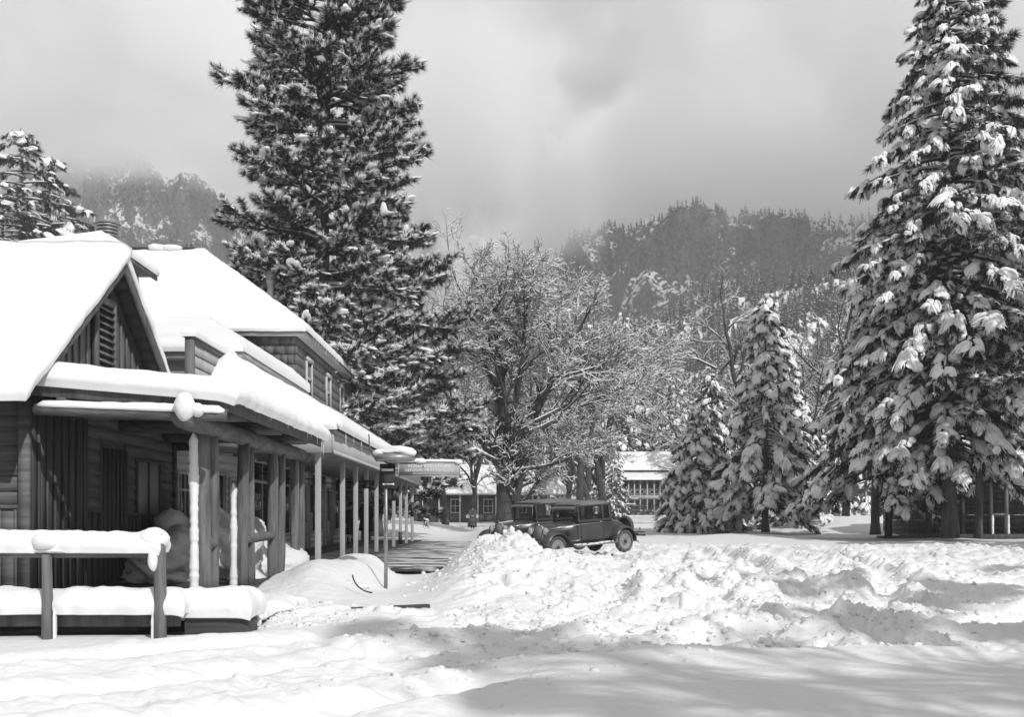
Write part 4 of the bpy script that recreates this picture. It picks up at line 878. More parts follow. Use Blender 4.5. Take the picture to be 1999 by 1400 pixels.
# ---- fir or cedar with drooping, snow-laden sprays
def fir(name, label, loc, H, prof, z0, nl, seed, trunk_r, mit=1.2, group=None, droop=.5, bare=0., snow=.85, cat='tree', sub=1., mat_n='needledark', spread=1.):
    rs = np.random.RandomState(seed); t = thing(name, label, cat, loc, 0, group)
    k = 22; h = np.linspace(0, H, k); cx = .1*fbm(h*.2,h*0+seed,2,seed); cy_ = .1*fbm(h*.2,h*0+seed+4,2,seed); r = trunk_r*(1-.93*(h/H)); r[0] *= 1.3
    mb = MB(); mb.tube(np.stack([cx,cy_,h],-1), r, 12, jit=.05, seed=seed); mesh_under(t, 'trunk', mb, M['bark'])
    LA, LB, Ra, Rb = [], [], [], []; MP, MD, MS = [], [], []; TP, TD, TS = [], [], []
    for i in range(nl):
        f = (i+rs.rand())/nl; z = z0+(H-z0)*f; az_ = i*2.39996+rs.uniform(-.4,.4); Lm = prof(z/H)*rs.uniform(.72,1.1)
        if Lm < .15: continue
        base = np.array((np.interp(z,h,cx), np.interp(z,h,cy_), z)); d = np.array((math.cos(az_), math.sin(az_), .25-.45*(1-z/H))); n = 8; P_ = [base]; rr = [trunk_r*.13+.01*Lm]
        for j in range(n):
            s = (j+1)/n; d = d+np.array((rs.uniform(-1,1)*.1, rs.uniform(-1,1)*.1, -droop*.24*(1 if s < .75 else .1)+rs.uniform(-.04,.04))); d /= np.linalg.norm(d)
            P_.append(P_[-1]+d*Lm/n); rr.append(rr[0]*(1-.9*s))
        P_ = np.array(P_)
        for j in range(n): LA.append(P_[j]); LB.append(P_[j+1]); Ra.append(rr[j]); Rb.append(rr[j+1])
        nb = max(2, int(Lm*2.3*sub/mit+2))
        for b in range(nb+1):
            s = .3+.7*(b+rs.rand()*.8)/nb if b < nb else .97; s = min(s, .99); q = s*n; j = min(int(q), n-1); p = P_[j]+(P_[j+1]-P_[j])*(q-j); dd = P_[j+1]-P_[j]; dd /= np.linalg.norm(dd)
            side = np.cross(dd, (0,0,1)); side /= np.linalg.norm(side)+1e-6; sg = 1 if b%2 else -1
            wd = side*sg*rs.uniform(.2,1.)*spread if b < nb else side*0
            bd = np.array((dd[0],dd[1],0))*rs.uniform(.5,1)+wd; off = rs.uniform(.05,.45)*Lm*.3*(1.2-s) if b < nb else 0
            q1 = p+bd*off+np.array((0,0,-.12*off)); LA.append(p); LB.append(q1); Ra.append(.02); Rb.append(.012)
            m_ = mit*rs.uniform(.4,1.25)*(1-.45*z/H)
            if rs.rand() > bare: MP.append(q1); MD.append(bd+np.array((0,0,rs.uniform(-.35,.05)))); MS.append(m_)
            for c in range(5):
                u = rs.uniform(.05,.8)*m_; v = rs.uniform(-.35,.35)*m_; bn = bd/np.linalg.norm(bd+1e-6)
                TP.append(q1+bn*u*.55+side*v+np.array((0,0,-u*.6-.04))); TD.append(bn*rs.uniform(.2,1)+side*np.sign(v)*.3+np.array((0,0,-rs.uniform(.4,1.1)))); TS.append(m_*rs.uniform(.3,.55))
    MP, MD, MS, TP, TD, TS, LA, LB, Ra, Rb = [np.array(a) for a in (MP, MD, MS, TP, TD, TS, LA, LB, Ra, Rb)]
    # leader
    mb = MB(); segs(mb, LA, LB, Ra, Rb, 4); mesh_under(t, 'limbs', mb, M['barkdark'])
    mb = MB(); rot = rotx_to(TD); kk = rs.randint(0, 4, len(TP))
    for q in range(4): w_ = kk == q; scatter(mb, TFD[q], TP[w_], rot[w_], TS[w_])
    mesh_under(t, 'foliage', mb, M[mat_n], False)
    mb = MB(); on = rs.rand(len(MP)) < snow; kk = rs.randint(0, 6, len(MP)); d2 = MD*np.array((1,1,.35)); d2[:,2] += rs.normal(0,.22,len(MD)); rot = rotx_to(d2); ro = rs.normal(0,.35,len(MD)); y_ = rot[:,:,1].copy(); z_ = rot[:,:,2].copy(); rot[:,:,1] = y_*np.cos(ro)[:,None]+z_*np.sin(ro)[:,None]; rot[:,:,2] = -y_*np.sin(ro)[:,None]+z_*np.cos(ro)[:,None]
    S3 = np.stack([MS*rs.uniform(.8,1.15,len(MS)), MS*rs.uniform(.7,1.2,len(MS)), MS*rs.uniform(.8,1.15,len(MS))], -1)
    for q in range(6): w_ = (kk == q)&on; scatter(mb, MT[q], MP[w_], rot[w_], S3[w_])
    big = (Ra > .026)&(fbm(LA[:,0]*.7+LA[:,2]*.4, LA[:,1]*.7-LA[:,2]*.5, 2, seed) > -.15); snowsegs(mb, LA[big], LB[big], Ra[big], Rb[big], .8, 1., add=.015)
    mesh_under(t, 'snow_load', mb, M['snow_tree']); return t

# ---- bare broadleaf tree, every branch lined with snow
def grow(rs, A, seedpts, levels, spec, out):
    """levels: per level (count per parent, length factor, angle, wiggle, up)"""
    todo = seedpts
    for lv in range(levels):
        nxt = []; n_ch, lf, ang, wig, up, nseg = spec[lv]
        for (p, d, L_, r_) in todo:
            P_ = [p]; n = nseg; dd = d.copy(); rr = [r_]
            for j in range(n):
                dd = dd+rs.randn(3)*wig+np.array((0,0,up)); dd /= np.linalg.norm(dd); P_.append(P_[-1]+dd*L_/n); rr.append(r_*(1-.62*(j+1)/n))
                out.append((P_[-2], P_[-1], rr[-2], rr[-1], lv))
            if lv+1 < levels:
                c = n_ch if isinstance(n_ch, int) else rs.randint(n_ch[0], n_ch[1]+1)
                for q in range(c):
                    s = .25+.75*(q+rs.rand()*.9)/c if q < c-1 else 1.; x = s*n; j = min(int(x), n-1); pp = P_[j]+(P_[j+1]-P_[j])*(x-j)
                    d0 = P_[j+1]-P_[j]; d0 /= np.linalg.norm(d0); a = ang*rs.uniform(.6,1.3)*(1 if q < c-1 else .35)
                    v = np.cross(d0, rs.randn(3)); v /= np.linalg.norm(v); nd = d0*math.cos(a)+v*math.sin(a)
                    nxt.append((pp, nd, L_*lf*rs.uniform(.65,1.2)*(1.15-.4*s), max(.008, rr[j]*.72 if q == c-1 else rr[j]*.55)))
        todo = nxt
def bare(name, label, loc, seed, starts, spec, group=None, rz=0, snowmin=.006, cat='tree', minr=.011, snow_add=.016, trunk_snow=None):
    rs = np.random.RandomState(seed); t = thing(name, label, cat, loc, rz, group); out = []
    grow(rs, None, [(np.array(p, float), np.array(d, float)/np.linalg.norm(d), L_, r_) for p, d, L_, r_ in starts], len(spec), spec, out)
    A = np.array([o[0] for o in out]); B = np.array([o[1] for o in out]); ra = np.maximum([o[2] for o in out], minr); rb = np.maximum([o[3] for o in out], minr*.8); lv = np.array([o[4] for o in out])
    mb = MB(); k = lv <= 1; segs(mb, A[k], B[k], ra[k], rb[k]*1.02, 9); mesh_under(t, 'trunk', mb, M['barkdark'])
    mb = MB(); k = (lv > 1)&(ra > .03); segs(mb, A[k], B[k], ra[k], rb[k], 5); k = (lv > 1)&(ra <= .03); segs(mb, A[k], B[k], ra[k], rb[k], 3); mesh_under(t, 'branches', mb, M['twig'], False)
    mb = MB(); k = (ra > .035); snowsegs(mb, A[k], B[k], ra[k], rb[k], .62, .72, 5, add=.012)
    k = (ra <= .035)&(rs.rand(len(ra)) < .86); snowsegs(mb, A[k], B[k], ra[k], rb[k], .9, 1., 3, add=snow_add)
    mesh_under(t, 'snow_load', mb, M['snow_tree'], False); return t
OAK = [((6,7),.62,.75,.10,.03,7),((6,8),.55,.7,.15,.035,6),((6,7),.5,.7,.2,.03,5),((5,6),.5,.7,.25,.03,4),((4,5),.6,.8,.3,.02,3),((0),0,0,.35,.01,2)]

# ================================================================ PLACING THE TREES
# the tall pine behind the store
def pprof(f): return float(np.interp(f, [0,.1,.22,.3,.42,.55,.7,.85,.95,1], [4.2,4.8,5.0,5.0,4.7,4.6,4.6,4.0,2.6,.6]))
pine('pine_tree', 'tall dark pine with patchy snow rising behind the two storey store', (-8.2,47.5,.2), 27.6, pprof, 1.6, 240, 5, .5, tuft_L=.4, dens=1.08, snow=.34, lean=(.6,0))
def pprof2(f): return float(np.interp(f, [0,.1,.3,.5,.8,1], [5.2,5.8,5.8,5.4,3.4,.3]))
pine('pine_tree', 'shorter dark pine filling the gap right of the tall pine, beside the store end', (-6.6,57,.3), 19.5, pprof2, 1.9, 150, 15, .3, tuft_L=.42, dens=1.25, snow=.34)
# giant snow-laden conifer on the right
def gprof(f): return float(np.interp(f, [0,.12,.3,.5,.7,.85,.95,1], [2.4,3.6,6.8,5.7,4.1,2.5,1.3,.3]))
fir('snowy_conifer', 'giant snow laden conifer towering past the top of the picture on the right', (23.7,57,.2), 31.5, gprof, 4.2, 240, 6, .4, mit=1.3, droop=.42, snow=.84, sub=1.5, bare=.08)
def gp2(f): return gprof(f)*.88
pine('pine_tree', 'dark long needled pine grown together with the giant snow laden conifer', (25.0,56.4,.2), 30, gp2, 5, 80, 16, .2, tuft_L=.55, dens=1.0, snow=.55, droop=.22, capr=.17)
def cprof(f): return float(np.interp(f, [0,.08,.3,.6,.85,1], [5.2,5.6,4.9,3.0,1.4,.2]))
fir('drooping_cedar', 'drooping cedar left of the giant conifer with long shaded snowy limbs', (21.2,61,.3), 14.6, cprof, 3.2, 100, 8, .26, mit=1.15, droop=.5, snow=.8, sub=1.1)
def fprof(f): return float(np.interp(f, [0,.1,.35,.7,.9,1], [3.9,4.4,3.6,2.0,1.0,.2]))
fir('snow_laden_fir', 'cone shaped fir buried in mitten like clumps of shaded snow', (17.6,71.5,.3), 15.8, fprof, 2.5, 88, 9, .24, mit=1.45, droop=.62, snow=.95, sub=1.0)
def f2prof(f): return float(np.interp(f, [0,.1,.5,1], [4.0,4.3,2.9,.3]))
fir('snow_laden_fir', 'squat snow laden fir left of the cone shaped fir, at the street edge', (14.0,76,.35), 8.6, f2prof, .9, 60, 10, .2, mit=1.25, droop=.6, snow=.9)
fir('snow_laden_fir', 'darker fir crowded behind the left side of the cone shaped fir', (15.6,80,.4), 11.5, f2prof, 1.2, 60, 11, .22, mit=1.3, droop=.55, snow=.75)
fir('snow_laden_fir', 'background fir between the cone shaped fir and the drooping cedar', (22.5,84,.6), 13, cprof, 1.2, 75, 13, .22, mit=1.2, droop=.5, snow=.75)
fir('snow_laden_fir', 'low dark fir under the limbs of the drooping cedar', (21.5,78,.6), 7, f2prof, .6, 45, 14, .16, mit=1.0, droop=.5, snow=.45)
# the snow-lined oak in the middle
bare('oak_tree', 'large bare oak with snow lined limbs standing behind the parked cars', (.25,67,.8), 4,
     [((-.1,0,-.6),(-.02,0,1),5.8,.55),((.45,.1,-.6),(.07,0,1),4.6,.33),((-.15,-.05,5.0),(.04,.1,1),8.6,.27),((.1,-.1,4.4),(.8,-.1,.72),8.2,.22),((-.1,0,5.0),(-.3,.1,1),7.6,.2),((.5,.2,3.8),(.5,.4,1),8.6,.23),((-.3,0,4.1),(-.8,.2,.75),6.0,.17),((-.25,0,3.7),(-.95,-.2,.25),3.9,.13),((1.4,0,5.4),(1,.1,.36),7.2,.15),((.5,-.1,3.2),(1,-.4,.14),5.0,.12),((.2,.1,4.5),(.1,-.7,.9),5.8,.17),((.2,.1,6.0),(.35,-.3,1),6.8,.17),((.4,.1,5.2),(.9,.5,.6),7,.15)],
     [((6,7),.58,.66,.08,.03,9),((6,7),.6,.7,.15,.035,7),((6,7),.55,.7,.19,.02,5),((5,6),.58,.75,.24,.01,4),((5,5),.62,.8,.3,.0,3)], minr=.013).scale = (1.06,1.06,1.07)
def small_bare(seed, H, r, n1=(6,7)):
    return [((0,0,-.3),(0,0,1),H*.55,r),((0,0,H*.25),(.25,.1,1),H*.5,r*.6),((0,0,H*.22),(-.3,-.1,1),H*.48,r*.55)]
SB = [((5,6),.6,.65,.08,.02,7),((5,6),.6,.7,.16,.04,5),((5,6),.55,.7,.22,.03,4),((4,5),.6,.75,.26,.02,3)]
tmpl = []
BLAB = {}
specs = [ # x, y, seed, H, r, label, kind
 (PX(870,84),84,31,13,.32,'dark trunked bare tree just right of the awning posts'),
 (PX(925,92),92,32,14,.26,'slim bare tree behind the walking woman'),
 (PX(1062,88),88,33,13,.3,'bare tree with grey trunk directly right of the large oak'),
 (PX(1110,98),98,34,14,.3,'bare tree behind the coupe roof, second trunk right of the oak'),
 (PX(1150,104),104,35,15,.28,'bare twiggy tree over the right end of the low cabin'),
 (PX(1430,96),96,36,22,.32,'tall crooked dark limbed bare tree left of the cone shaped fir top'),
 (PX(1570,100),100,37,24,.42,'tall white limbed bare tree between the fir and the giant conifer'),
 (PX(1135,94),94,45,19,.26,'tall frosted bare tree just right of the large oak crown'),
 (PX(1176,108),108,46,20,.28,'tall frosted bare tree midway between the oak and the lodge'),
 (PX(1240,196),196,47,34,.28,'frosted bare tree rising behind the lodge roof, left one'),
 (PX(1300,200),200,38,36,.35,'distant frosted bare tree behind the right part of the lodge'),
 (PX(1352,125),125,39,17,.3,'bare tree rising over the squat fir beside the lodge'),
 (PX(820,100),100,40,11,.24,'low bare tree seen between the last awning posts'),
 (PX(760,96),96,41,10,.22,'low bare tree seen under the awning past the boardwalk'),
 (PX(705,92),92,42,9,.2,'small bare tree visible beneath the shoe repair sign'),
 (PX(1650,118),118,43,22,.35,'bare tree fading into mist behind the giant conifer'),
 (PX(1480,130),130,44,23,.35,'bare tree behind the top of the cone shaped fir'),
]
protos = {}
for i, (x, y, sd_, H, r, lab) in enumerate(specs):
    gz_ = float(ground(np.array([x]), np.array([y]))[0])
    key = i if sd_ in (36,37) else (i%4)
    if key in protos:
        o = copy_tree(protos[key][0]); k = H/protos[key][1]; o.scale = (k,k,k); o.location = (x,y,gz_); o.rotation_euler.z = i*1.7
        o['label'] = lab
    else:
        if sd_ == 36: st = [((0,0,-.3),(.06,0,1),11.0,.34),((.3,0,6),(-.75,.1,.8),4,.16),((1.2,0,10.2),(-.55,.1,1),8.5,.27),((.9,0,9),(.9,0,.9),4.5,.15),((.6,0,8),(.7,-.4,.8),5,.14),((-1.2,.2,13.5),(.8,.1,.9),4.5,.12),((-1.4,.2,14),(-1,0,.6),4.5,.12)]
        elif sd_ == 37: st = [((0,0,-.3),(.16,0,1),11.5,.42),((1.2,0,8),(.35,0,1),13,.28),((1.6,0,10),(1,.1,.45),7,.17),((.9,0,7),(-.6,.2,.9),7,.17),((2.9,0,14),(.9,0,.6),5,.14),((2.5,0,13),(-.8,0,.8),5,.13)]
        else: st = small_bare(sd_, H, r)
        o = bare('bare_tree', lab, (x,y,gz_), sd_, st, SB, group='bare snow lined trees behind the street'); protos[key] = (o, H)
    o['group'] = 'bare snow lined trees behind the street'; o['category'] = 'tree'
# mid-distance conifers at the foot of the cliffs
def mprof(f): return float(np.interp(f, [0,.1,.5,.85,1], [3.0,3.4,2.2,1.0,.15]))
mids = [(60,-62,150,20,'leftmost frosted conifer, tall against the cliff at the picture edge'),]
fp = [fir('frosted_conifer','','' or (0,0,0), 18, mprof, .8, 80, 60, .22, mit=1.1, droop=.3, snow=.8), fir('frosted_conifer','', (0,0,0), 18, lambda f: mprof(f)*1.35, .8, 76, 61, .22, mit=1.2, droop=.35, snow=.7), fir('frosted_conifer','', (0,0,0), 18, lambda f: mprof(f)*1.45, .8, 120, 62, .22, mit=1.0, droop=.42, snow=.4, bare=.1, sub=1.5)]
FL = [ # px, Y, H, proto, label
 (40,112,41,2,'tall frosted conifer against the cliff at the left edge of the view'),
 (8,104,33,2,'dark frosted conifer cut by the left edge of the view'),
 (98,140,47,2,'frosted conifer second from the left edge above the shop ridge'),
 (1215,190,36,1,'frosted conifer high above the lodge roof, left of the cliff gap'),
 (1170,170,22,0,'frosted conifer low behind the large oak on its right'),
 (1260,210,33,0,'slender frosted conifer right above the lodge roof'),
 (1320,185,25,1,'broad frosted conifer behind the lodge at its right end'),
 (1385,170,24,2,'frosted conifer between the lodge and the crooked bare tree'),
 (1110,200,27,1,'hazy frosted conifer above the low cabin'),
 (1050,180,20,0,'hazy frosted conifer hidden in the oak crown'),
 (940,170,19,1,'hazy frosted conifer left of the oak trunk'),
 (880,150,19,0,'frosted conifer behind the store sign'),
 (830,130,13,1,'low frosted conifer behind the snowy pole hood'),
 (1540,160,24,1,'hazy frosted conifer behind the white limbed bare tree'),
 (1620,150,22,0,'frosted conifer behind the drooping cedar'),
 (1690,170,26,1,'frosted conifer showing between cedar and giant conifer'),
 (1200,120,9,2,'dark bushy conifer just behind the coupe cab'),
 (1165,128,10,2,'dark conifer behind the coupe roof'),
 (760,140,14,0,'frosted conifer seen through the awning posts'),
 (700,150,14,1,'frosted conifer at the far end of the boardwalk view'),
 (1940,95,26,0,'frosted conifer behind the rustic porch at the right edge'),
 (1800,110,20,2,'frosted conifer behind the rail porch on the right'),
]
for i, (px, Y, H, k, lab) in enumerate(FL):
    x = PX(px, Y); gz_ = float(ground(np.array([x]), np.array([Y]))[0])
    o = fp[k] if not fp[k].get('label') else copy_tree(fp[k])
    s = H/18; wd_ = 1.5 if px < 110 else .95; o.scale = (s*wd_,s*wd_,s); o.location = (x, Y, gz_); o.rotation_euler.z = i*2.1
    tag(o, lab, 'tree', 'frosted conifers in the middle distance')
# trees behind the camera on the right: they stand where their shadows come from
sh = [(15.5,-13,25,1),(22,-3,26,1),(31,0,27,1),(26,-20,33,1),(31,40,29,1)]
for i, (x, y, H, kk) in enumerate(sh):
    o = copy_tree(fp[1]); s = H/18; o.scale = (s*1.1,s*1.1,s); o.location = (x,y,0); o.rotation_euler.z = i
    tag(o, ('conifer nearest behind the camera, out of view, shading the near drift','conifer just right of the camera, out of view, shading the street ruts','conifer beside the street right of the view, shading the far ruts','tallest conifer, out of view far behind the camera','conifer right of the view beside the giant conifer')[i], 'tree', 'conifers beside the street near the camera')

o = copy_tree(protos[1][0]); k = 16/protos[1][1]; o.scale = (k,k,k); o.location = (11,-5,0); o['label'] = 'bare tree behind the camera throwing thin shade on the near snow'
# ================================================================ CLIFFS, FOREST, MIST
def cliffmat():
    m, nt, b = newmat('cliff'); N = nt.nodes; L = nt.links
    tc = N.new('ShaderNodeTexCoord'); geo = N.new('ShaderNodeNewGeometry')
    mp = N.new('ShaderNodeMapping'); mp.inputs['Scale'].default_value = (.05,.05,.012); L.new(tc.outputs['Object'], mp.inputs[0])
    n = N.new('ShaderNodeTexNoise'); n.inputs['Scale'].default_value = 1; n.inputs['Detail'].default_value = 9; n.inputs['Roughness'].default_value = .7; L.new(mp.outputs[0], n.inputs[0])
    r = N.new('ShaderNodeMapRange'); r.inputs[1].default_value = .3; r.inputs[2].default_value = .7; r.inputs[3].default_value = .03; r.inputs[4].default_value = .15; L.new(n.outputs[0], r.inputs[0])
    n2 = N.new('ShaderNodeTexNoise'); n2.inputs['Scale'].default_value = .2; n2.inputs['Detail'].default_value = 8; n2.inputs['Roughness'].default_value = .75; L.new(tc.outputs['Object'], n2.inputs[0])
    sx = N.new('ShaderNodeSeparateXYZ'); L.new(geo.outputs['Normal'], sx.inputs[0])
    a = N.new('ShaderNodeMath'); a.operation = 'MULTIPLY_ADD'; a.inputs[1].default_value = .55; L.new(sx.outputs[2], a.inputs[0]); L.new(n2.outputs[0], a.inputs[2])
    s = N.new('ShaderNodeMapRange'); s.inputs[1].default_value = .72; s.inputs[2].default_value = .8; L.new(a.outputs[0], s.inputs[0])
    mx = N.new('ShaderNodeMix'); mx.data_type = 'FLOAT'; L.new(s.outputs[0], mx.inputs[0]); L.new(r.outputs[0], mx.inputs[2]); mx.inputs[3].default_value = .85
    n3 = N.new('ShaderNodeTexNoise'); n3.inputs['Scale'].default_value = .33; n3.inputs['Detail'].default_value = 4; L.new(tc.outputs['Object'], n3.inputs[0])
    d3 = N.new('ShaderNodeMapRange'); d3.inputs[1].default_value = .5; d3.inputs[2].default_value = .56; L.new(n3.outputs[0], d3.inputs[0])
    m3 = N.new('ShaderNodeMix'); m3.data_type = 'FLOAT'; L.new(d3.outputs[0], m3.inputs[0]); L.new(mx.outputs[0], m3.inputs[2]); m3.inputs[3].default_value = .03
    L.new(m3.outputs[0], b.inputs['Base Color']); b.inputs['Roughness'].default_value = .95
    return m
M['cliff'] = cliffmat()
def massif(name, Y0, sil, depth, x0, x1, nx, ny, seed, rough=18, power=1.0):
    """terrain whose skyline (photo pixels at distance Y0) is built as a real face rising over `depth` metres"""
    xs = np.linspace(PX(x0,Y0), PX(x1,Y0), nx); px = np.array([p for p,_ in sil]); top = np.array([PZ(q,Y0+depth*.75) for _,q in sil])
    sx = np.array([PX(p,Y0) for p in px]); t = np.linspace(0, 1.5, ny)
    X, T = np.meshgrid(xs, t, indexing='ij'); H = np.interp(X, sx, top)
    H = H+rough*.5*fbm(X*.02, T*0+seed, 4, seed)
    prof = np.where(T < 1, T**power, 1-.25*(T-1))
    ledge = .06*np.sin(T*21+4*fbm(X*.012,T*3,2,seed+1))*(T < 1)*(T > .05)
    Y = Y0+depth*T+ rough*2.2*fbm(X*.015, T*2.5, 5, seed+2, .55)+ rough*1.6*(np.abs(fbm(X*.03,T*1.2,3,seed+3))-.3)
    Z = H*np.clip(prof+ledge, 0, 1.1)+rough*.7*fbm(X*.03, T*9, 4, seed+4)*(T > .02)
    X2 = X+rough*.6*fbm(X*.03, T*6, 3, seed+5); idx = np.arange(X.size).reshape(X.shape)
    Z[:,0] = -5
    Q = np.stack([idx[:-1,:-1], idx[1:,:-1], idx[1:,1:], idx[:-1,1:]], -1).reshape(-1,4)
    mb = MB(); mb.add(np.stack([X2,Y,Z],-1), Q); o = mb.build(name, M['cliff'], smooth=False); tag(o, kind='structure')
    return np.stack([X2,Y,Z],-1)
ML = massif('cliff', 800, [(-400,300),(0,290),(90,300),(170,295),(235,330),(285,325),(318,365),(345,425),(375,455),(420,480),(470,520),(620,600),(760,650),(900,700)], 150, -500, 900, 300, 120, 3)
MC = massif('cliff', 620, [(700,790),(850,690),(960,620),(1060,560),(1150,480),(1250,430),(1330,400),(1400,385),(1500,375),(1600,400),(1700,410),(1850,430),(2300,350)], 160, 700, 2300, 330, 120, 5)
MS = massif('wooded_slope', 300, [(-200,650),(300,640),(700,720),(880,690),(1000,640),(1150,575),(1230,560),(1330,600),(1400,640),(1520,600),(1700,560),(2300,480)], 260, -200, 2300, 300, 80, 11, rough=10)
MT_ = massif('cliff', 900, [(1120,500),(1180,400),(1225,330),(1255,300),(1310,290),(1350,325),(1400,365),(1520,365),(1600,375),(1700,420)], 170, 1120, 1720, 150, 120, 7, rough=10)
MR = massif('mountain_ridge', 1500, [(600,460),(700,400),(820,325),(880,290),(940,245),(1000,222),(1045,218),(1110,250),(1180,330),(1240,420),(1300,520)], 200, 600, 1300, 200, 50, 9, rough=14)
# trees on the slopes (a far wood that reads as one mass)
def tiny(seed, nt=46, w0=1.):
    rs = np.random.RandomState(seed); V = []; F = []; S = []
    def tri(a, b, c, L_): n = len(V); V.extend([a,b,c]); L_.append((n,n+1,n+2))
    for i in range(nt):
        h = rs.rand()**.8; r = .17*(1-h)+.015; a = rs.uniform(0, 2*np.pi); z = .1+.9*h; w = (.05+.05*(1-h))*w0
        c = np.array((math.cos(a)*r, math.sin(a)*r, z-.06*(1-h)-.02)); i_ = np.array((0,0,z)); s = np.array((-math.sin(a)*w, math.cos(a)*w, -.02))
        tri(i_, c+s, c-s, F)
        if rs.rand() < .55: up = np.array((0,0,.014)); tri(i_*1+up-.2*np.array((0,0,.05)), c+s*.8+up, c-s*.8+up, S)
    return np.array(V), np.array(F), np.array(S)
mb = MB(); TN = [tiny(s) for s in range(4)]; TN2 = [tiny(s+20, 120, .62) for s in range(4)]
def wood(G, n, hmin, hmax, seed, tmax=.97, thr=-.3, tmin=.0, TN=TN):
    rs = np.random.RandomState(seed); nx, ny, _ = G.shape; k = 0
    i = rs.randint(0, nx-1, n*3); j = (rs.uniform(tmin, tmax/1.5, n*3)*(ny-1)).astype(int); P_ = G[i,j]
    m = (fbm(P_[:,0]*.012, P_[:,2]*.02, 3, seed) > thr); P_ = P_[m][:n]; h = rs.uniform(hmin, hmax, len(P_)); q = rs.randint(0, 4, len(P_)); a = rs.uniform(0, 6.28, len(P_))
    rot = np.zeros((len(P_),3,3)); rot[:,0,0] = np.cos(a); rot[:,0,1] = -np.sin(a); rot[:,1,0] = np.sin(a); rot[:,1,1] = np.cos(a); rot[:,2,2] = 1
    P_ = P_-np.array((0,0,1.5))
    for t in range(4):
        V, F, S = TN[t]; w_ = q == t
        scatter(mb, (V, F), P_[w_], rot[w_], h[w_], 0); 
        if len(S): scatter(mb, (V, S), P_[w_], rot[w_], h[w_], 1)
wood(ML, 5500, 5, 12, 1, thr=-.2, tmin=.12); wood(MC, 9000, 3.5, 9, 2, thr=-.3, tmax=1.1); wood(MT_, 1200, 6, 11, 3, thr=-.1); wood(MR, 1500, 10, 18, 4, tmax=1.2, tmin=.3)
wood(MS, 5200, 7, 14, 6, thr=-.6, tmax=1.0, TN=TN2)
fo = mb.build('forest', [M['needledark'], M['snow_tree']]); tag(fo, kind='stuff')
# belt of wood at the foot of the cliffs
mb = MB(); rs = np.random.RandomState(5); n = 900
yy = rs.uniform(230,600,n); xx = rs.uniform(-.62,.62,n)*yy; gz0 = ground(xx, yy, False)-1
G2 = np.stack([xx,yy,gz0],-1)[:,None,:]; h = rs.uniform(11,20,n)
a = rs.uniform(0,6.28,n); rot = np.zeros((n,3,3)); rot[:,0,0] = np.cos(a); rot[:,0,1] = -np.sin(a); rot[:,1,0] = np.sin(a); rot[:,1,1] = np.cos(a); rot[:,2,2] = 1
q = rs.randint(0,4,n)
for t in range(4):
    V, F, S = TN[t]; w_ = q == t; scatter(mb, (V,F), G2[w_,0], rot[w_], h[w_], 0); scatter(mb, (V,S), G2[w_,0], rot[w_], h[w_], 1)
tag(mb.build('valley_wood', [M['needledark'], M['snow_tree']]), kind='stuff')

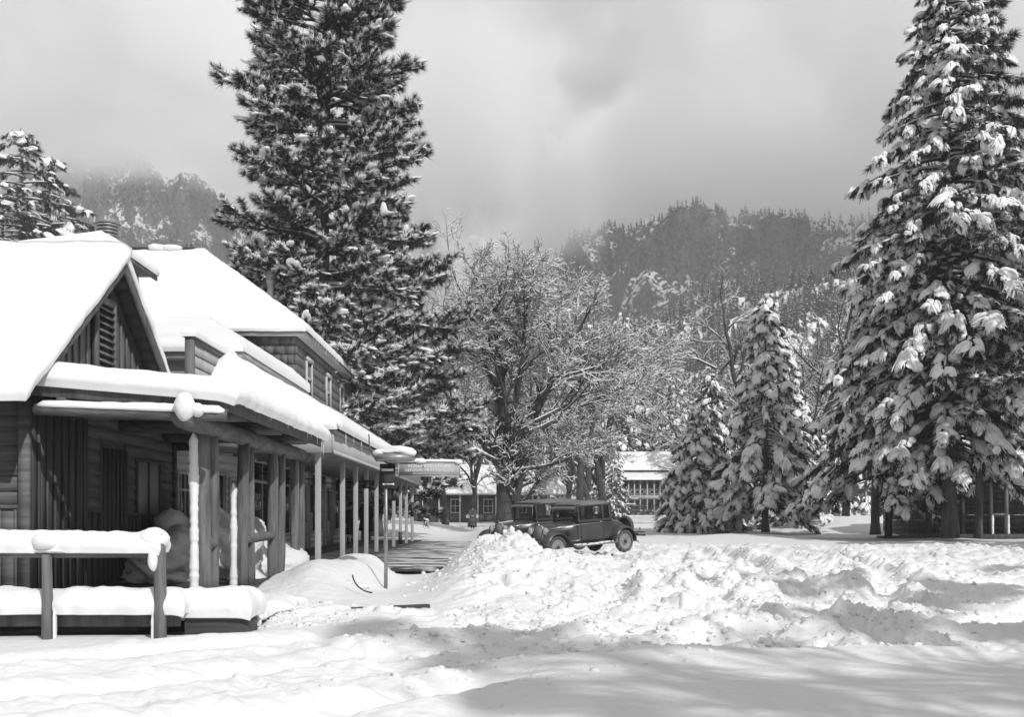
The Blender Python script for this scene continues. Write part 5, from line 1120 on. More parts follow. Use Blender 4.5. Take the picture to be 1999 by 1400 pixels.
# ---- the mist
def vol(name, x0,x1,y0,y1,z0,z1, dens, noise=None, step=1.):
    m = bpy.data.materials.new(name); m.use_nodes = True; nt = m.node_tree; N = nt.nodes; L = nt.links
    N.remove(N['Principled BSDF']); pv = N.new('ShaderNodeVolumePrincipled'); pv.inputs['Color'].default_value = g3(1); pv.inputs['Density'].default_value = dens; pv.inputs['Anisotropy'].default_value = -.35
    L.new(pv.outputs[0], N['Material Output'].inputs['Volume'])
    if noise: noise(N, L, pv)
    o = MB().box(x0,x1,y0,y1,z0,z1).build(name, m); tag(o, kind='stuff'); return o, m
def cloudnoise(N, L, pv):
    def mr(src, a, b, c, d, sm=False):
        n_ = N.new('ShaderNodeMapRange'); n_.interpolation_type = 'SMOOTHSTEP' if sm else 'LINEAR'
        for q, v_ in zip((1,2,3,4),(a,b,c,d)): n_.inputs[q].default_value = v_
        L.new(src, n_.inputs[0]); return n_.outputs[0]
    def ma(op, a, b, c=None):
        n_ = N.new('ShaderNodeMath'); n_.operation = op
        for q, v_ in enumerate((a,b,c)):
            if v_ is None: continue
            if isinstance(v_, (int,float)): n_.inputs[q].default_value = v_
            else: L.new(v_, n_.inputs[q])
        return n_.outputs[0]
    tc = N.new('ShaderNodeTexCoord'); mp = N.new('ShaderNodeMapping'); mp.inputs['Scale'].default_value = (.0062,.0045,.0085); mp.inputs['Location'].default_value = CLOUD_OFF
    L.new(tc.outputs['Object'], mp.inputs[0]); n = N.new('ShaderNodeTexNoise'); n.inputs['Scale'].default_value = 1; n.inputs['Detail'].default_value = 5; n.inputs['Roughness'].default_value = .58; n.inputs['Distortion'].default_value = .5
    L.new(mp.outputs[0], n.inputs[0]); sx = N.new('ShaderNodeSeparateXYZ'); L.new(tc.outputs['Object'], sx.inputs[0])
    rp = N.new('ShaderNodeValToRGB'); n2 = N.new('ShaderNodeTexNoise'); n2.inputs['Scale'].default_value = .009; n2.inputs['Detail'].default_value = 3; L.new(tc.outputs['Object'], n2.inputs[0]); L.new(ma('ADD', mr(sx.outputs[0], -400, 600, 0, 1), mr(n2.outputs[0], .3, .7, -.09, .09)), rp.inputs[0]); e = rp.color_ramp.elements; rp.color_ramp.interpolation = 'EASE'
    e[0].position = .18; e[0].color = g3(.4); e[1].position = 1; e[1].color = g3(.0)
    for x_, v_ in ((-100,.04),(10,.02),(100,.4),(160,.4),(225,.0)): q = e.new((x_+400)/1000); q.color = g3(v_)
    zz = ma('MULTIPLY_ADD', rp.outputs[0], -200, sx.outputs[2])
    lo = mr(zz, 95, 235, -.34, .2)                       # clears downwards, lower in the gap between the cliffs
    hi = mr(sx.outputs[2], 290, 420, 0, -.5)
    ab = ma('ABSOLUTE', ma('ADD', sx.outputs[0], 38), None); hole = ma('MULTIPLY', mr(sx.outputs[2], 215, 290, 0, -.4), mr(ab, 30, 150, 1, 0)); hi = ma('ADD', hi, hole)            # and thins out upwards
    s_ = mr(ma('ADD', ma('ADD', n.outputs[0], lo), hi), .45, .62, 0, .021, True)
    L.new(s_, pv.inputs['Density'])
CLOUD_OFF = (3.1, .7, 1.9)
vol('mist', -480, 620, 480, 1150, 90, 470, 0, cloudnoise)
vol('haze', -1000, 1000, -160, 1950, -6, 640, .0003)
# ================================================================ CARS
def loft(mb, rings, close=True, caps=True, mi=0):
    n = len(rings[0]); V = np.concatenate([np.array(r, float) for r in rings]); k = len(rings); m = n if close else n-1
    F = [(i*n+j, i*n+(j+1)%n, (i+1)*n+(j+1)%n, (i+1)*n+j) for i in range(k-1) for j in range(m)]
    if caps: F += [tuple(range(n-1,-1,-1)), tuple((k-1)*n+j for j in range(n))]
    return mb.add(V, F, mi)
def arch(x, hw, z0, z1, p=3.2, n=18):     # cross-section ring at x: flat bottom, rounded top
    a = np.linspace(0, np.pi, n); c = np.sign(np.cos(a))*np.abs(np.cos(a))**(2/p); s = np.abs(np.sin(a))**(2/p)
    return np.stack([np.full(n, x), c*hw, z0+(z1-z0)*s], -1)
def fender(mb, pts, y0, y1, th=.02, crown=.05):
    pts = np.array(pts, float); ny = 7; yy = np.linspace(0, 1, ny); k = len(pts); T = np.gradient(pts, axis=0); T /= np.linalg.norm(T, axis=1)[:,None]; Nn = np.stack([-T[:,1], T[:,0]], -1)
    V = []
    for o in (0, -th):
        for i in range(k):
            for t in yy:
                h = crown*(1-(2*t-1)**4)-crown+o; V.append((pts[i,0]+Nn[i,0]*h, y0+(y1-y0)*t, pts[i,1]+Nn[i,1]*h))
    I = np.arange(2*k*ny).reshape(2,k,ny); F = []
    for i in range(k-1):
        for j in range(ny-1): F += [(I[0,i,j],I[0,i+1,j],I[0,i+1,j+1],I[0,i,j+1]), (I[1,i,j],I[1,i,j+1],I[1,i+1,j+1],I[1,i+1,j])]
        F += [(I[0,i,0],I[1,i,0],I[1,i+1,0],I[0,i+1,0]), (I[0,i,-1],I[0,i+1,-1],I[1,i+1,-1],I[1,i,-1])]
    for e in (0,k-1): F += [(I[0,e,j],I[0,e,j+1],I[1,e,j+1],I[1,e,j]) for j in range(ny-1)]
    mb.add(V, F)
def wheel(t, x, y, z, sgn, chains=False, r=.375, ax=1, lab=None):
    w_ = MB(); prof = [(r-.11,-.07),(r-.05,-.08),(r-.01,-.06),(r,-.025),(r,.025),(r-.01,.06),(r-.05,.08),(r-.11,.07)]
    w_.lathe(prof+[prof[0]], (0,0,0), 36, ax); o = w_.build('wheel', M['tyre'], t, smooth=True); o.location = (x,y,z)
    d = MB(); d.lathe([(0,.035*sgn),(.06,.035*sgn),(.065,.06*sgn),(.09,.062*sgn),(.1,.03*sgn),(.2,.045*sgn),(.235,.062*sgn),(r-.105,.055*sgn),(r-.1,.075*sgn),(r-.1,-.06*sgn)], (0,0,0), 32, ax)
    dd = d.build('disc', M['disc'], o, smooth=True)
    d = MB(); d.lathe([(.065,.06*sgn),(.06,.085*sgn),(.035,.1*sgn),(0,.105*sgn)], (0,0,0), 16, ax)
    for i in range(5):
        a = i*1.2566; c = (math.cos(a)*.115, math.sin(a)*.115); d.lathe([(.012,.03*sgn),(.012,.05*sgn),(0,.055*sgn)], (c[0],0,c[1]) if ax == 1 else (0,c[0],c[1]), 8, ax)
    d.build('hub', M['dark'], o)
    if chains:
        d = MB()
        for i in range(12):
            a = i*2*math.pi/12; c, s = math.cos(a), math.sin(a)
            d.tube([(c*(r-.07),-.095,s*(r-.07)),(c*(r+.008),-.06,s*(r+.008)),(c*(r+.012),.06,s*(r+.012)),(c*(r-.07),.095,s*(r-.07))],[.008]*4,5)
        for s_ in (-1,1):
            P_ = [(math.cos(a)*(r-.075), s_*.097, math.sin(a)*(r-.075)) for a in np.linspace(0,2*math.pi,25)]; d.tube(P_, .007, 5, caps=False)
        d.build('snow_chain', M['metal'], o)
    return o
def car(name, label, loc, rz, sedan=False, group=None, chains=False, tilt=0.):
    t = thing(name, label, 'car', loc, rz, group); t.rotation_euler = (0, tilt, rz)
    xb = -1.75 if sedan else -.98; rz_ = 1.84 if sedan else 1.78; belt = 1.13; zb = .52
    body = MB()
    loft(body, [arch(x, hw, z0, z1, p) for x, hw, z0, z1, p in ((1.58,.255,.62,1.06,3.2),(1.4,.29,.56,1.085,3.2),(1.0,.37,.52,1.11,3.4),(.6,.5,.5,1.145,4),(.47,.565,.5,1.15,5),(.44,.585,.5,1.13,6))])
    loft(body, [arch(x, hw, z0, z1, p) for x, hw, z0, z1, p in ((.46,.60,zb,belt,9),(.2,.635,zb,belt,10),(-.4,.65,zb,belt,10),(xb,.64,zb,belt,9),(xb-.25,.6,.52,belt-.02,6))])
    if not sedan: loft(body, [arch(x, hw, z0, z1, p) for x, hw, z0, z1, p in ((-1.1,.61,.5,1.12,6),(-1.35,.585,.5,1.10,5),(-1.6,.545,.5,1.04,4.2),(-1.85,.5,.5,.93,3.8),(-2.02,.45,.5,.78,3.5),(-2.1,.4,.5,.62,3))])
    else: loft(body, [arch(x, hw, z0, z1, p) for x, hw, z0, z1, p in ((xb-.2,.6,.5,1.1,6),(xb-.3,.56,.5,.95,4),(xb-.36,.5,.5,.7,3))])
    o = body.build('body', M['carpaint'], t, smooth=True); md = o.modifiers.new('e','EDGE_SPLIT'); md.split_angle = R(38)
    # belt moulding, hood louvres, door seams
    for sg_ in (-1,1):
        MB().tube([(1.56,sg_*.27,.93),(1.0,sg_*.385,.99),(.5,sg_*.595,1.03),(.2,sg_*.645,1.045),(xb,sg_*.655,1.05)],.010,6).build('moulding', M['chrome'] if sg_ > 0 else M['chrome'], o)
        mb = MB()
        for i in range(14): x = .68+i*.045; mb.box(x,x+.015,sg_*(.475-.12*(x-.6))-.012,sg_*(.475-.12*(x-.6))+.012,.68,.88)
        mb.build('louvres', M['dark'], o)
        mb = MB(); d0, d1 = (.36,-.62) if not sedan else (.36,-.5)
        for x in (d0, d1)+((-1.35,) if sedan else ()): mb.box(x-.006,x+.006,sg_*.652-.01,sg_*.652+.004,zb+.04,belt-.01)
        mb.box(d1,d0,sg_*.652-.01,sg_*.652+.003,zb+.04,zb+.052); dr = mb.build('door', M['dark'], t)
        MB().tube([(d1+.08,sg_*.65,1.08),(d1+.08,sg_*.695,1.08),(d1+.2,sg_*.70,1.085)],.012,8).build('handle', M['chrome'], dr)
    # sill apron, chassis
    MB().hexa([(.95,-.5,.4),(.95,.5,.4),(-1.2,.5,.4),(-1.2,-.5,.4)],[(.95,-.6,.54),(.95,.6,.54),(-1.2,.64,.54),(-1.2,-.64,.54)]).box(-2.0,1.6,-.3,.3,.3,.5).build('chassis', M['fender'], t)
    # cab frame: pillars and headers on both sides, windscreen frame, back panel
    cab = MB(); W0, W1 = .63, .575; zt = rz_-.13
    def pillar(x0, x1, s): cab.hexa([(x0,s*W0,belt-.02),(x1,s*W0,belt-.02),(x1,s*(W0-.05),belt-.02),(x0,s*(W0-.05),belt-.02)],[(x0-.01,s*W1,zt),(x1-.01,s*W1,zt),(x1-.01,s*(W1-.05),zt),(x0-.01,s*(W1-.05),zt)])
    cuts = [(.40,.46),(-.68,-.60),(xb-.02,xb+.06)] if not sedan else [(.40,.46),(-.52,-.44),(-1.38,-1.3),(xb-.02,xb+.06)]
    for s in (-1,1):
        for x0, x1 in cuts: pillar(x0, x1, s)
        cab.bar((.46,s*(W1-.02),zt),(xb,s*(W1-.02),zt),.06,.09); cab.bar((.46,s*(W0-.02),belt+.01),(xb,s*(W0-.02),belt+.01),.06,.07)
    cab.bar((.44,-W1,zt),(.44,W1,zt),.06,.08); cab.bar((.44,-W0,belt+.02),(.44,W0,belt+.02),.05,.07); 
    # rear panel with a window in it
    for y0, y1, z0, z1 in ((-W0,W0,belt-.05,1.3),(-W1-.03,-.28,1.3,zt+.02),(.28,W1+.03,1.3,zt+.02),(-.28,.28,zt-.1,zt+.02)): cab.box(xb-.06,xb-.02,y0,y1,z0,z1)
    c_ = cab.build('cab', M['carpaint'], t, bevel=.008)
    g_ = MB(); q = [c for c in cuts]
    for s in (-1,1):
        for (a0,a1),(b0,b1) in zip(q[:-1], q[1:]): g_.add([(a0,s*(W0-.03),belt+.03),(b1,s*(W0-.03),belt+.03),(b1-.01,s*(W1-.03),zt-.04),(a0-.01,s*(W1-.03),zt-.04)],[(0,1,2,3)])
    g_.build('side_window', M['carglass'], c_)
    MB().add([(.45,-W0+.05,belt+.05),(.45,W0-.05,belt+.05),(.435,W1-.05,zt-.04),(.435,-W1+.05,zt-.04)],[(0,1,2,3)]).build('windscreen', M['carglass'], c_)
    MB().add([(xb-.04,-.28,1.3),(xb-.04,.28,1.3),(xb-.04,.28,zt-.1),(xb-.04,-.28,zt-.1)],[(0,1,2,3)]).build('rear_window', M['carglass'], c_)
    rf = MB(); xs = np.linspace(xb-.09, .5, 12)
    loft(rf, [arch(x, (W1+.03)*(1-.05*abs(2*i/11-1)**3), zt-.0, zt+.12*(1-.75*abs(2*i/11-1)**3.5)+.02, 2.6) for i, x in enumerate(xs)])
    loft(rf, [arch(x, W1-.0, zt-.06-.03*i, zt-.02-.03*i, 5) for i, x in enumerate((.5,.62,.66))])
    r_ = rf.build('top', M['carroof'], t, smooth=True); md = r_.modifiers.new('e','EDGE_SPLIT'); md.split_angle = R(40)
    for s in (-1,1):
        a = np.radians(np.linspace(-8, 172, 22))
        if True:
            pts = [(1.5+.52*math.cos(x), .40+.47*math.sin(x)) for x in np.radians(np.linspace(8,150,16))]+[(.93,.52),(.84,.42),(.76,.37)]
            f = MB(); fender(f, pts[::-1], s*.45, s*.86); f.build('fender', M['fender'], t, smooth=True)
            pts = [(-.93,.37),(-.97,.5)]+[(-1.45+.50*math.cos(x), .42+.46*math.sin(x)) for x in np.radians(np.linspace(22,186,17))]+[(-2.03,.33)]
            f = MB(); fender(f, pts[::-1], s*.5, s*.86); f.build('fender', M['fender'], t, smooth=True)
        rb = MB().box(-.96,.8,s*.55 if s > 0 else -.85,s*.55 if s < 0 else .85,.355,.385).build('running_board', M['fender'], t)
        MB().box(-.96,.8,s*.86-.012,s*.86+.012,.35,.395).build('trim_strip', M['metal'], rb)
        wheel(t, 1.5, s*.71, .375, s); wheel(t, -1.45, s*.71, .375, s, chains=chains)
        h = MB(); h.lathe([(0,-.12),(.05,-.11),(.1,-.04),(.125,.03),(.13,.06)], (1.6,s*.37,.9), 20, 0); hl = h.build('headlight', M['chrome'], t, smooth=True)
        MB().lathe([(.122,.055),(.09,.085),(.04,.1),(0,.102)], (1.6,s*.37,.9), 20, 0).build('lens', M['lens'], hl, smooth=True)
    mb = MB(); ring = [(y, z) for y, z in ((-.235,.6),(.235,.6),(.25,.95),(.2,1.04),(.1,1.08),(0,1.09),(-.1,1.08),(-.2,1.04),(-.25,.95))]
    ra = MB().prism([(y,z) for y,z in ring], 0, 1.56, 1.64).build('radiator', M['chrome'], t, bevel=.012)
    MB().prism([(y*.85,.60+(z-.6)*.86+.03) for y,z in ring], 0, 1.641, 1.648).build('core', M['radiator'], ra)
    MB().tube([(1.6,0,1.08),(1.6,0,1.13)],[.03,.02],10).tube([(1.58,-.02,1.13),(1.66,.0,1.19)],[.012,.004],6).build('cap', M['chrome'], ra)
    MB().tube([(1.58,-.62,.72),(1.6,-.3,.76),(1.6,.3,.76),(1.58,.62,.72)],.022,8).box(1.655,1.665,-.12,.12,.5,.62).build('lamp_bar', M['dark'], t)
    MB().hexa([(1.75,-.45,.42),(1.75,.45,.42),(1.3,.45,.4),(1.3,-.45,.4)],[(1.68,-.45,.6),(1.68,.45,.6),(1.3,.45,.6),(1.3,-.45,.6)]).build('front_apron', M['fender'], t)
    wheel(t, -2.24, 0, .8, -1, r=.36, ax=0)['label'] = 'spare wheel on the back'
    MB().bar((-2.42,-.75,.5),(-2.42,.75,.5),.03,.06).bar((-2.42,-.75,.6),(-2.42,.75,.6),.03,.04).bar((-2.1,-.4,.5),(-2.42,-.4,.55),.04).bar((-2.1,.4,.5),(-2.42,.4,.55),.04).build('bumper', M['dark'], t)
    MB().lathe([(0,-.06),(.05,-.04),(.055,0),(0,.01)],(-2.32,.62,.72),12,0).build('tail_lamp', M['chrome'], t, smooth=True)
    P_ = [(.12+.06*math.cos(a)*0, .3+.19*math.cos(a), 1.2+.19*math.sin(a)) for a in np.linspace(0,2*math.pi,25)]
    MB().tube(P_,.014,6,caps=False).tube([(.4,.3,1.0),(.12,.3,1.2)],.015,6).bar((.12,.12,1.2),(.12,.48,1.2),.02).build('steering_wheel', M['dark'], t)
    MB().box(-.5,-.3,-.5,.5,.7,1.28).box(-.5,.05,-.5,.5,.6,.82).build('seat', M['dark'], t, bevel=.04)
    return t
cz = .02
cp = car('coupe', 'dark dusty old coupe parked nose first into the snow bank, nearest the camera', (2.5,35.35,.1), R(-142.0), chains=True, tilt=.06)
mb = MB()
for i in range(26):
    x = -.9+1.6*((i*.618)%1); blob(mb, (x,.74+.1*math.sin(i*2.3),.40), (.05+.02*(i%3),.05,.03), seed=i, n=6, k=8, amp=.3)
mb.build('running_board_snow', M['snow'], cp, smooth=True)
sdn = car('sedan', 'boxy dark sedan parked behind and left of the coupe, mostly hidden by it', (1.2,37.9,.12), R(-141), sedan=True, tilt=.04)
# cars in front of the lodge
cf = [car('parked_car', 'old car with snow on its roof parked before the lodge, second from left', (PX(1232,168),168,1.28), R(-28), sedan=True, group='cars parked before the lodge')]
snow_slab('roof_snow', (-1.8,-.6,1.86),(.5,-.6,1.86),(.5,.6,1.86),(-1.8,.6,1.86), .16, cf[0], r=.2, seed=3)
for px, Y, rz, lab in ((1203,160,-20,'dark old car at the left end of the row before the lodge'),(1254,172,-18,'dark old car at the right end of the row before the lodge')):
    c = copy_tree(cf[0]); c.location = (PX(px,Y),Y,1.25); c.rotation_euler = (0,0,R(rz)); c['label'] = lab
    for ch in list(c.children):
        if ch.name.startswith('roof_snow'): bpy.data.objects.remove(ch)
# ================================================================ PEOPLE
def skin_body(t, J, E, mats, root=0):
    me = bpy.data.meshes.new('body'); me.from_pydata([j[0] for j in J], E, []); me.materials.append(mats)
    o = bpy.data.objects.new('body', me); COL.objects.link(o); o.parent = t
    o.modifiers.new('skin','SKIN'); s = me.skin_vertices[0] if me.skin_vertices else None
    if s is None:
        bpy.context.view_layer.objects.active = o; me.attributes  # layer is created with the modifier
    for i, j in enumerate(J):
        r = j[1]; me.skin_vertices[0].data[i].radius = (r, r) if not isinstance(r, tuple) else r
    me.skin_vertices[0].data[root].use_root = True
    sb = o.modifiers.new('sub','SUBSURF'); sb.levels = 1; sb.render_levels = 1
    for p in me.polygons: p.use_smooth = True
    return o
def person(name, label, loc, rz, H=1.68, coat='cloth', hands='clasped', hat='cloche', knee=.48, wide=1., legs='stock'):
    t = thing(name, label, 'person', loc, rz); s = H/1.7
    J = [((0,0,.92),(.13,.1)),((0,0,1.12),(.13,.09)),((0,0,1.34),(.15,.1)),((0,0,1.46),(.055,.055)),((0,-.01,1.52),(.052,.055)),((0,-.015,1.6),(.075,.09)),((0,-.01,1.67),(.06,.075))]
    E = [(0,1),(1,2),(2,3),(3,4),(4,5),(5,6)]
    for sg in (-1,1):
        b = len(J); J += [((sg*.09,0,.86),.085),((sg*.095,-.01,.48),.055),((sg*.09,.02,.1),.036),((sg*.1,-.12,.04),.03)]; E += [(0,b),(b,b+1),(b+1,b+2),(b+2,b+3)]
        b = len(J)
        if hands == 'clasped': arm = [((sg*.185,0,1.38),.055),((sg*.25,.0,1.1),.042),((sg*.05,-.2,.98),.028)]; hd = np.array((-sg*.6,-.2,-.3)); 
        else: arm = [((sg*.185,0,1.38),.055),((sg*.23,.03,1.1),.042),((sg*.22,-.05,.84),.028)]; hd = np.array((0,-.15,-1))
        J += arm; E += [(2,b),(b,b+1),(b+1,b+2)]; hd = hd/np.linalg.norm(hd); w_ = np.array(arm[2][0]); pm = w_+hd*.05
        J.append((tuple(pm),(.03,.016))); E.append((b+2,b+3)); pv = np.cross(hd,(0,1,0)); pv /= np.linalg.norm(pv)
        for q in range(4):
            f0 = pm+hd*.045+pv*(q-1.5)*.018; f1 = f0+hd*(.028+.006*(q in (1,2)))+np.array((0,-.008,0)); f2 = f1+hd*.022+np.array((-sg*.004,-.012,0))
            k = len(J); J += [(tuple(f0),.009),(tuple(f1),.008),(tuple(f2),.0065)]; E += [(b+3,k),(k,k+1),(k+1,k+2)]
        f0 = w_+hd*.03-pv*.03*sg; k = len(J); J += [(tuple(f0),.011),(tuple(f0+hd*.03-pv*.02*sg),.0085)]; E += [(b+2,k),(k,k+1)]
    skin_body(t, J, E, M['skin'])
    # face
    f = MB(); blob(f, (0,-.105,1.595), (.014,.02,.026), 3, 8, 8, .05); fo_ = f.build('nose', M['skin'], t, smooth=True)
    f = MB(); [blob(f, (sg*.03,-.094,1.625), (.012,.008,.007), 3, 6, 8, 0) for sg in (-1,1)]; f.box(-.022,.022,-.1,-.085,1.548,1.554); f.build('face_features', M['hair'], t)
    f = MB(); blob(f, (0,.015,1.635), (.088,.102,.1), 4, 12, 16, .1); blob(f, (0,.05,1.57), (.085,.06,.08), 6, 10, 12, .15); f.build('hair', M['hair'], t, smooth=True)
    c = MB(); rings = []
    for z, a, b_, y in ((1.47,.07,.065,0),(1.44,.12,.085,0),(1.40,.19*wide,.11,0),(1.3,.205*wide,.13,0),(1.1,.18*wide,.13,0),(1.0,.175*wide,.135,0),(.85,.205*wide,.15,0),(.65,.22*wide,.165,0),(knee,.235*wide,.18,0),(knee,.21*wide,.155,0)):
        rings.append([(a*math.cos(q)*(1+.03*math.sin(5*q+z*3)*(z<.9)), y+b_*math.sin(q), z) for q in np.linspace(0,2*math.pi,24,endpoint=False)])
    loft(c, rings, caps=False)
    for sg in (-1,1):
        pts = [(sg*.17,0,1.40),(sg*.235,0,1.25),(sg*.265,.0,1.1)]+([(sg*.19,-.12,1.03),(sg*.085,-.19,.99)] if hands == 'clasped' else [(sg*.25,0,.98),(sg*.225,-.04,.87)])
        c.tube(pts, [.075*wide,.07*wide,.062*wide,.055,.048], 12)
    c.build('coat', M[coat], t, smooth=True)
    for sg in (-1,1):
        c = MB(); c.bar((sg*.06,-.115,1.44),(sg*.012,-.155,1.15),.035,.012); c.build('lapel', M['cloth' if coat == 'black' else 'dark'], t)
        c = MB(); blob(c, (sg*.1,-.06,.06), (.05,.13,.055), 5, 8, 12, .08); c.tube([(sg*.09,.02,.08),(sg*.09,.015,.28)],[.05,.058],12); c.build('boot', M['black'], t, smooth=True)
        if legs == 'trousers': MB().tube([(sg*.1,0,.82),(sg*.13,0,.5),(sg*.13,.02,.12)],[.11,.095,.085],12).build('trouser_leg', M['cloth'], t, smooth=True)
    h = MB()
    if hat == 'cloche': h.lathe([(.105,1.60),(.125,1.62),(.112,1.66),(.108,1.72),(.08,1.765),(0,1.775)], (0,.01,0), 20)
    else: h.lathe([(.19,1.665),(.2,1.672),(.11,1.685),(.1,1.78),(.085,1.80),(0,1.79)], (0,.0,0), 20)
    h.build('hat', M['black'], t, smooth=True); t.scale = (s,s,s); return t
person('person', 'woman in knee length dark coat and cloche hat walking on the boardwalk', (PX(684,42.4),42.4,.25), R(28), 1.62, 'black', 'down', wide=1.1, knee=.42)
person('person', 'bulky figure in black overcoat and wide hat behind the awning posts', (PX(715,43.6),43.6,.25), R(150), 1.78, 'black', 'down', hat='wide', knee=.5, wide=1.5, legs='trousers')
zp = float(ground(np.array([PX(922,83)]), np.array([83.]))[0])
person('person', 'lone figure in long grey coat with clasped hands standing on the far snowy path', (PX(922.5,83),83,zp-.02), R(2), 1.72, 'cloth', 'clasped', knee=.42, wide=1.12)
# ================================================================ SMALL THINGS
def G0(px, Y): return float(ground(np.array([PX(px,Y)]), np.array([float(Y)]))[0])
bn = thing('snow_capped_bin', 'small dark plank bin with peaked snow cap behind the grey coated figure', 'bin', (PX(922,93),93,G0(922,93)))
MB().box(-.38,.38,-.3,.3,-.3,.85).build('planks', M['board_dark'], bn); mb = MB(); blob(mb, (0,0,.93), (.56,.45,.28), 4, 12, 18, .15); mb.build('snow_cap', M['snow_tree'], bn, smooth=True)
sp = thing('snow_pile', 'tall shaded heap of shovelled snow on the log porch floor', 'snow pile', (-5.7,21.0,.2))
mb = MB(); blob(mb, (.05,.5,0), (1.05,1.9,1.1), 6, 50, 74, .45, freq=2.8); blob(mb, (.0,.2,.9), (.5,.8,.5), 16, 24, 34, .3, freq=2); blob(mb, (-.5,-1.3,.2), (.75,1.0,.7), 8, 34, 46, .45, freq=3); blob(mb, (.7,1.9,.05), (.85,1.2,.6), 9, 26, 36, .25, freq=2)
blob(mb, (-.55,-.6,1.0), (.35,.4,.3), 11, 16, 20, .3); mb.build('heap', M['snow'], sp, smooth=True)
hs_ = thing('cable', 'dark loose cable curling out of the snow bank beside the signpost', 'cable', (-2.6,17.3,0))
mb = MB(); pts = []
for i, (px, py) in enumerate(((688,1126),(690,1134),(694,1142),(700,1149),(709,1155),(718,1159),(726,1160))):
    Y = 17.1-.07*i; pts.append((PX(px,Y)+2.6, Y-17.3, PZ(py,Y)+.02))
mb.tube(pts,[.012]*7,8); mb.build('strand', M['dark'], hs_, smooth=True)
# ================================================================ LOW CABIN
CY = 108; cg = 1.0
cb = thing('low_cabin', 'low dark cabin with deep snow on its roof and pale porch posts, behind the oak', 'building', (0,CY,0))
cX = lambda px: PX(px, CY); cZ = lambda py: PZ(py, CY)
wx0, wx1 = cX(800), cX(1062)
mb = MB(); battens_y = None
mb.box(wx0, wx1, 1.8, 8, .3, cZ(966)); x = wx0
while x < wx1: mb.box(x, x+.05, 1.77, 1.8, .3, cZ(966)); x += .45
mb.box(wx0,wx1,1.74,1.8,.3,cZ(1001)); mb.build('wall', M['board_dark'], cb)
for px in (880, 945, 1012): 
    x0, x1 = cX(px), cX(px+15); mb = MB(); z0, z1 = cZ(1000), cZ(976)
    mb.box(x0-.12,x1+.12,1.7,1.76,z0-.12,z0).box(x0-.12,x1+.12,1.7,1.76,z1,z1+.12).box(x0-.12,x0,1.7,1.76,z0,z1).box(x1,x1+.12,1.7,1.76,z0,z1).box((x0+x1)/2-.03,(x0+x1)/2+.03,1.72,1.76,z0,z1).box(x0,x1,1.722,1.758,(z0+z1)/2-.03,(z0+z1)/2+.03)
    w_ = mb.build('window', M['trim'], cb); MB().box(x0,x1,1.74,1.765,z0,z1).build('pane', M['glass'], w_)
mb = MB()
for px in (802, 825, 857, 898, 933, 968, 1002): mb = MB(); mb.box(cX(px)-.06,cX(px)+.06,-.06,.06,.3,cZ(966)); mb.build('porch_post', M['trim'], cb)
for px in (1040, 1072, 1104):
    mb = MB(); X = cX(px); mb.box(X-.08,X+.08,-.08,.08,.3,cZ(966)); mb.bar((X-.05,0,cZ(985)),(X-.75,0,cZ(967)),.09).bar((X+.05,0,cZ(985)),(X+.75,0,cZ(967)),.09); mb.build('braced_post', M['trim'], cb)
mb = MB(); mb.box(cX(794),cX(1112),-.3,-.2,cZ(967),cZ(963)); mb.hexa([(cX(794),-.2,cZ(964)),(cX(1112),-.2,cZ(964)),(cX(1112),8,cZ(964)),(cX(794),8,cZ(964))],[(cX(800),2.9,cZ(912)),(cX(1075),2.9,cZ(922)),(cX(1075),5,cZ(922)),(cX(800),5,cZ(912))])
rf_ = mb.build('roof', M['trim'], cb)
snow_slab('roof_snow', (cX(792),-.4,cZ(964)),(cX(1114),-.4,cZ(964)),(cX(1068),4,cZ(914)),(cX(800),4,cZ(906)), .35, rf_, r=.4, free=(1,1,0,1), seed=4, step=.4)
MB().box(cX(1108)-.9,cX(1108)+.9,-.1,0,cZ(975),cZ(970)).build('notice_board', M['trim'], cb)
# ================================================================ TWO-STOREY LODGE
LY = 175; lg = thing('lodge', 'two storey veranda lodge with snowy tiered roof, far off past the coupe', 'building', (0,LY,0))
lX = lambda px: PX(px, LY); lZ = lambda py: PZ(py, LY)
x0, x1 = lX(1196), lX(1420)
mb = MB(); mb.box(x0,x1,2.6,12,.5,lZ(936)); mb.build('wall', M['board'], lg)
for r_, (za, zb_) in enumerate(((lZ(960),lZ(942)),(lZ(1002),lZ(980)))):
    px = 1204
    while px < 1415:
        w_ = MB().box(lX(px),lX(px+8),2.5,2.58,za,zb_).build('window', M['trim'], lg); MB().box(lX(px+1.2),lX(px+6.8),2.46,2.5,za+.1,zb_-.1).build('pane', M['glass'], w_); px += 16
px = 1200
while px < 1425: MB().box(lX(px)-.1,lX(px)+.1,-.1,.1,.5,lZ(938)).build('veranda_post', M['trim'], lg); px += 11.5 if int(px*7)%2 else 13.5
mb = MB(); mb.box(x0,x1,-.15,2.6,lZ(972),lZ(968)); mb.box(x0,x1,-.16,-.1,lZ(975),lZ(967.5)); mb.box(x0,x1,-.12,.02,lZ(956.4),lZ(955.4)); mb.box(x0,x1,-.12,.02,lZ(966),lZ(965)); x = x0; k = 0
while x < x1-.4: mb.bar((x,-.05,lZ(965.5)),(x+.8,-.05,lZ(956)),.07); mb.bar((x+.8,-.06,lZ(965.5)),(x,-.06,lZ(956)),.06); x += .8
mb.build('balcony', M['trim'], lg)
mb = MB(); mb.box(lX(1220),lX(1246),-.5,-.3,lZ(976),lZ(971.5)); mb.build('shop_board', M['signboard'], lg)
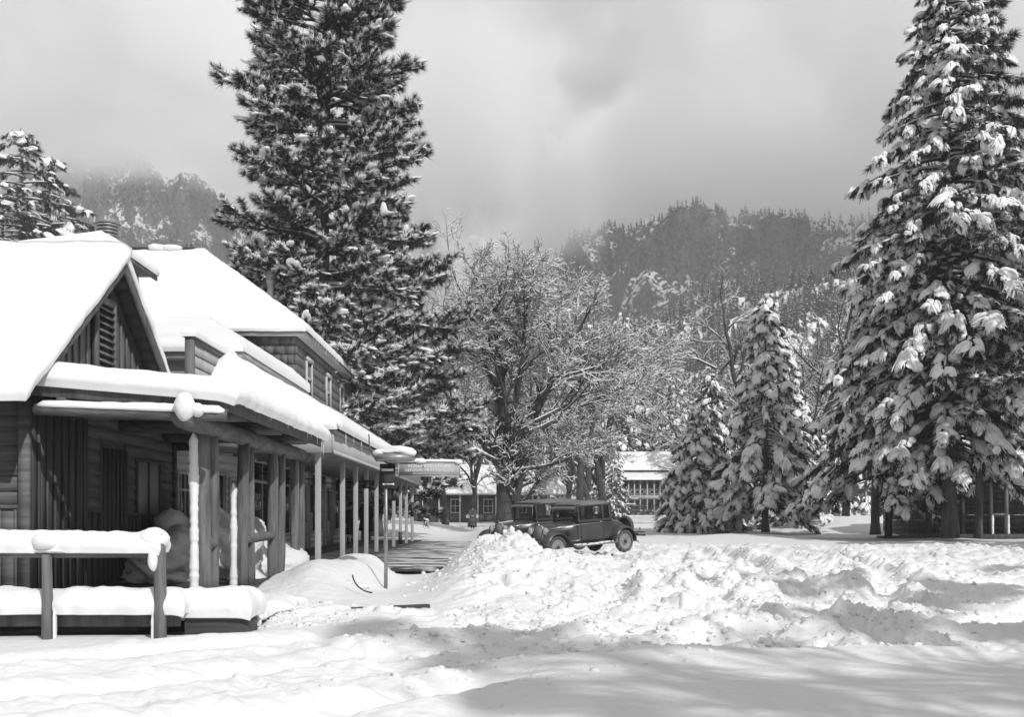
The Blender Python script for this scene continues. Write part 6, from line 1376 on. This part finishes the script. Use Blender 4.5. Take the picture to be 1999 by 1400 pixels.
mb = MB(); mb.hexa([(x0,-.6,lZ(938)),(x1,-.6,lZ(938)),(x1,3.2,lZ(938)),(x0,3.2,lZ(938))],[(x0,-.6,lZ(937)),(x1,-.6,lZ(937)),(x1,3.2,lZ(922)),(x0,3.2,lZ(922))]); mb.box(x0,x1,3.2,12,lZ(940),lZ(917)); lr = mb.build('lower_roof', M['board'], lg)
snow_slab('roof_snow', (x0-.3,-.8,lZ(937.5)),(x1+.3,-.8,lZ(937.5)),(x1+.3,3.2,lZ(922)),(x0-.3,3.2,lZ(922)), .3, lr, r=.4, free=(1,1,0,1), seed=4, step=.8)
mb = MB(); mb.hexa([(x0,2.2,lZ(918)),(x1,2.2,lZ(918)),(x1,13,lZ(918)),(x0,13,lZ(918))],[(x0+1,7,lZ(880)),(x1-1,7,lZ(880)),(x1-1,8,lZ(880)),(x0+1,8,lZ(880))]); mb.box(x0+1,x1-1,7,7.3,lZ(881),lZ(877)); ur = mb.build('upper_roof', M['board'], lg)
snow_slab('roof_snow', (x0-.3,2.1,lZ(917)),(x1+.3,2.1,lZ(917)),(x1-1,7,lZ(881)),(x0+1,7,lZ(881)), .35, ur, r=.4, free=(1,1,0,1), seed=5, step=.8)
# ================================================================ RUSTIC PORCH ON THE RIGHT
RY_ = 62.; rc = thing('rustic_cabin', 'dark log cabin with railed porch and snowy eave under the giant conifer', 'building', (0,RY_,0))
rX = lambda px, Y=RY_: PX(px, Y); rZ = lambda py: PZ(py, RY_)
mb = MB(); z = -.2
while z < 3.6: mb.box(rX(1820),rX(2300),3.6-.03*(int(z*5)%2),8,z,z+.3-.02); z += .3
mb.build('wall', M['board_dark'], rc)
mb = MB(); mb.box(rX(1800),rX(2300),-.3,3.6,.0,.26); mb.box(rX(1725),rX(1800),-.2,1.2,.05,.2); mb.box(rX(1800),rX(2300),-.35,-.3,.02,.3); mb.build('porch_deck', M['board_dark'], rc)
for px, yy_, zt_, sn_ in ((1731,0,3.2,0),(1747,.8,3.3,0),(1811,0,3.7,0),(1828,1.4,3.6,0),(1878,0,3.65,0),(1933,0,3.65,1),(1964,0,3.65,1),(2040,0,3.65,0)):
    mb = MB(); X = rX(px); mb.tube([(X,yy_,-.1),(X+.02,yy_,1.5),(X,yy_,zt_)],[.13,.12,.11],10,jit=.05,seed=px); p_ = mb.build('log_post', M['log'] if px > 1950 else M['barkdark'], rc, smooth=True)
    if sn_: mb = MB(); plaster(mb, X+.1, yy_-.05, .2, 1.3, .16, px, .1); mb.build('post_snow', M['snow_tree'], p_, smooth=True)
for a, b in ((1731,1747),(1811,1878),(1933,1964)):
    ya = 0; yb = .8 if b == 1747 else 0; MB().tube([(rX(a),ya,1.3),(rX(b),yb,1.3)],[.07,.07],8).build('rail', M['board'], rc, smooth=True)
MB().tube([(rX(1800),0,3.72),(rX(2300),0,3.72)],[.14,.14],10).build('eave_log', M['barkdark'], rc, smooth=True)
mb = MB(); mb.add([(rX(1900),-.8,3.74),(rX(2350),-.8,3.78),(rX(2350),6,5.6),(rX(1930),6,5.6),(rX(1900),-.8,3.8),(rX(2350),-.8,3.84),(rX(2350),6,5.66),(rX(1930),6,5.66)],[(3,2,1,0),(4,5,6,7),(0,1,5,4),(1,2,6,5),(2,3,7,6),(3,0,4,7)]); cr_ = mb.build('roof', M['board_dark'], rc)
rc.scale = (1,1,1.12)
snow_slab('roof_snow', (rX(1897),-.9,3.82),(rX(2350),-.9,3.86),(rX(2350),6,5.68),(rX(1930),6,5.68), .34, cr_, r=.35, free=(1,0,0,1), over=.08, seed=7, step=.3, wav=.12)
sb = thing('hanging_board', 'dark lettered board hanging among the snowy boughs by the rail porch', 'sign', (rX(1775,62),62,rZ(948)))
MB().box(-.42,.42,-.03,.03,-.14,.16).build('board', M['dark'], sb); MB().box(-.36,-.34,-.01,.01,.16,.8).box(.34,.36,-.01,.01,.16,.8).build('hanger', M['dark'], sb)
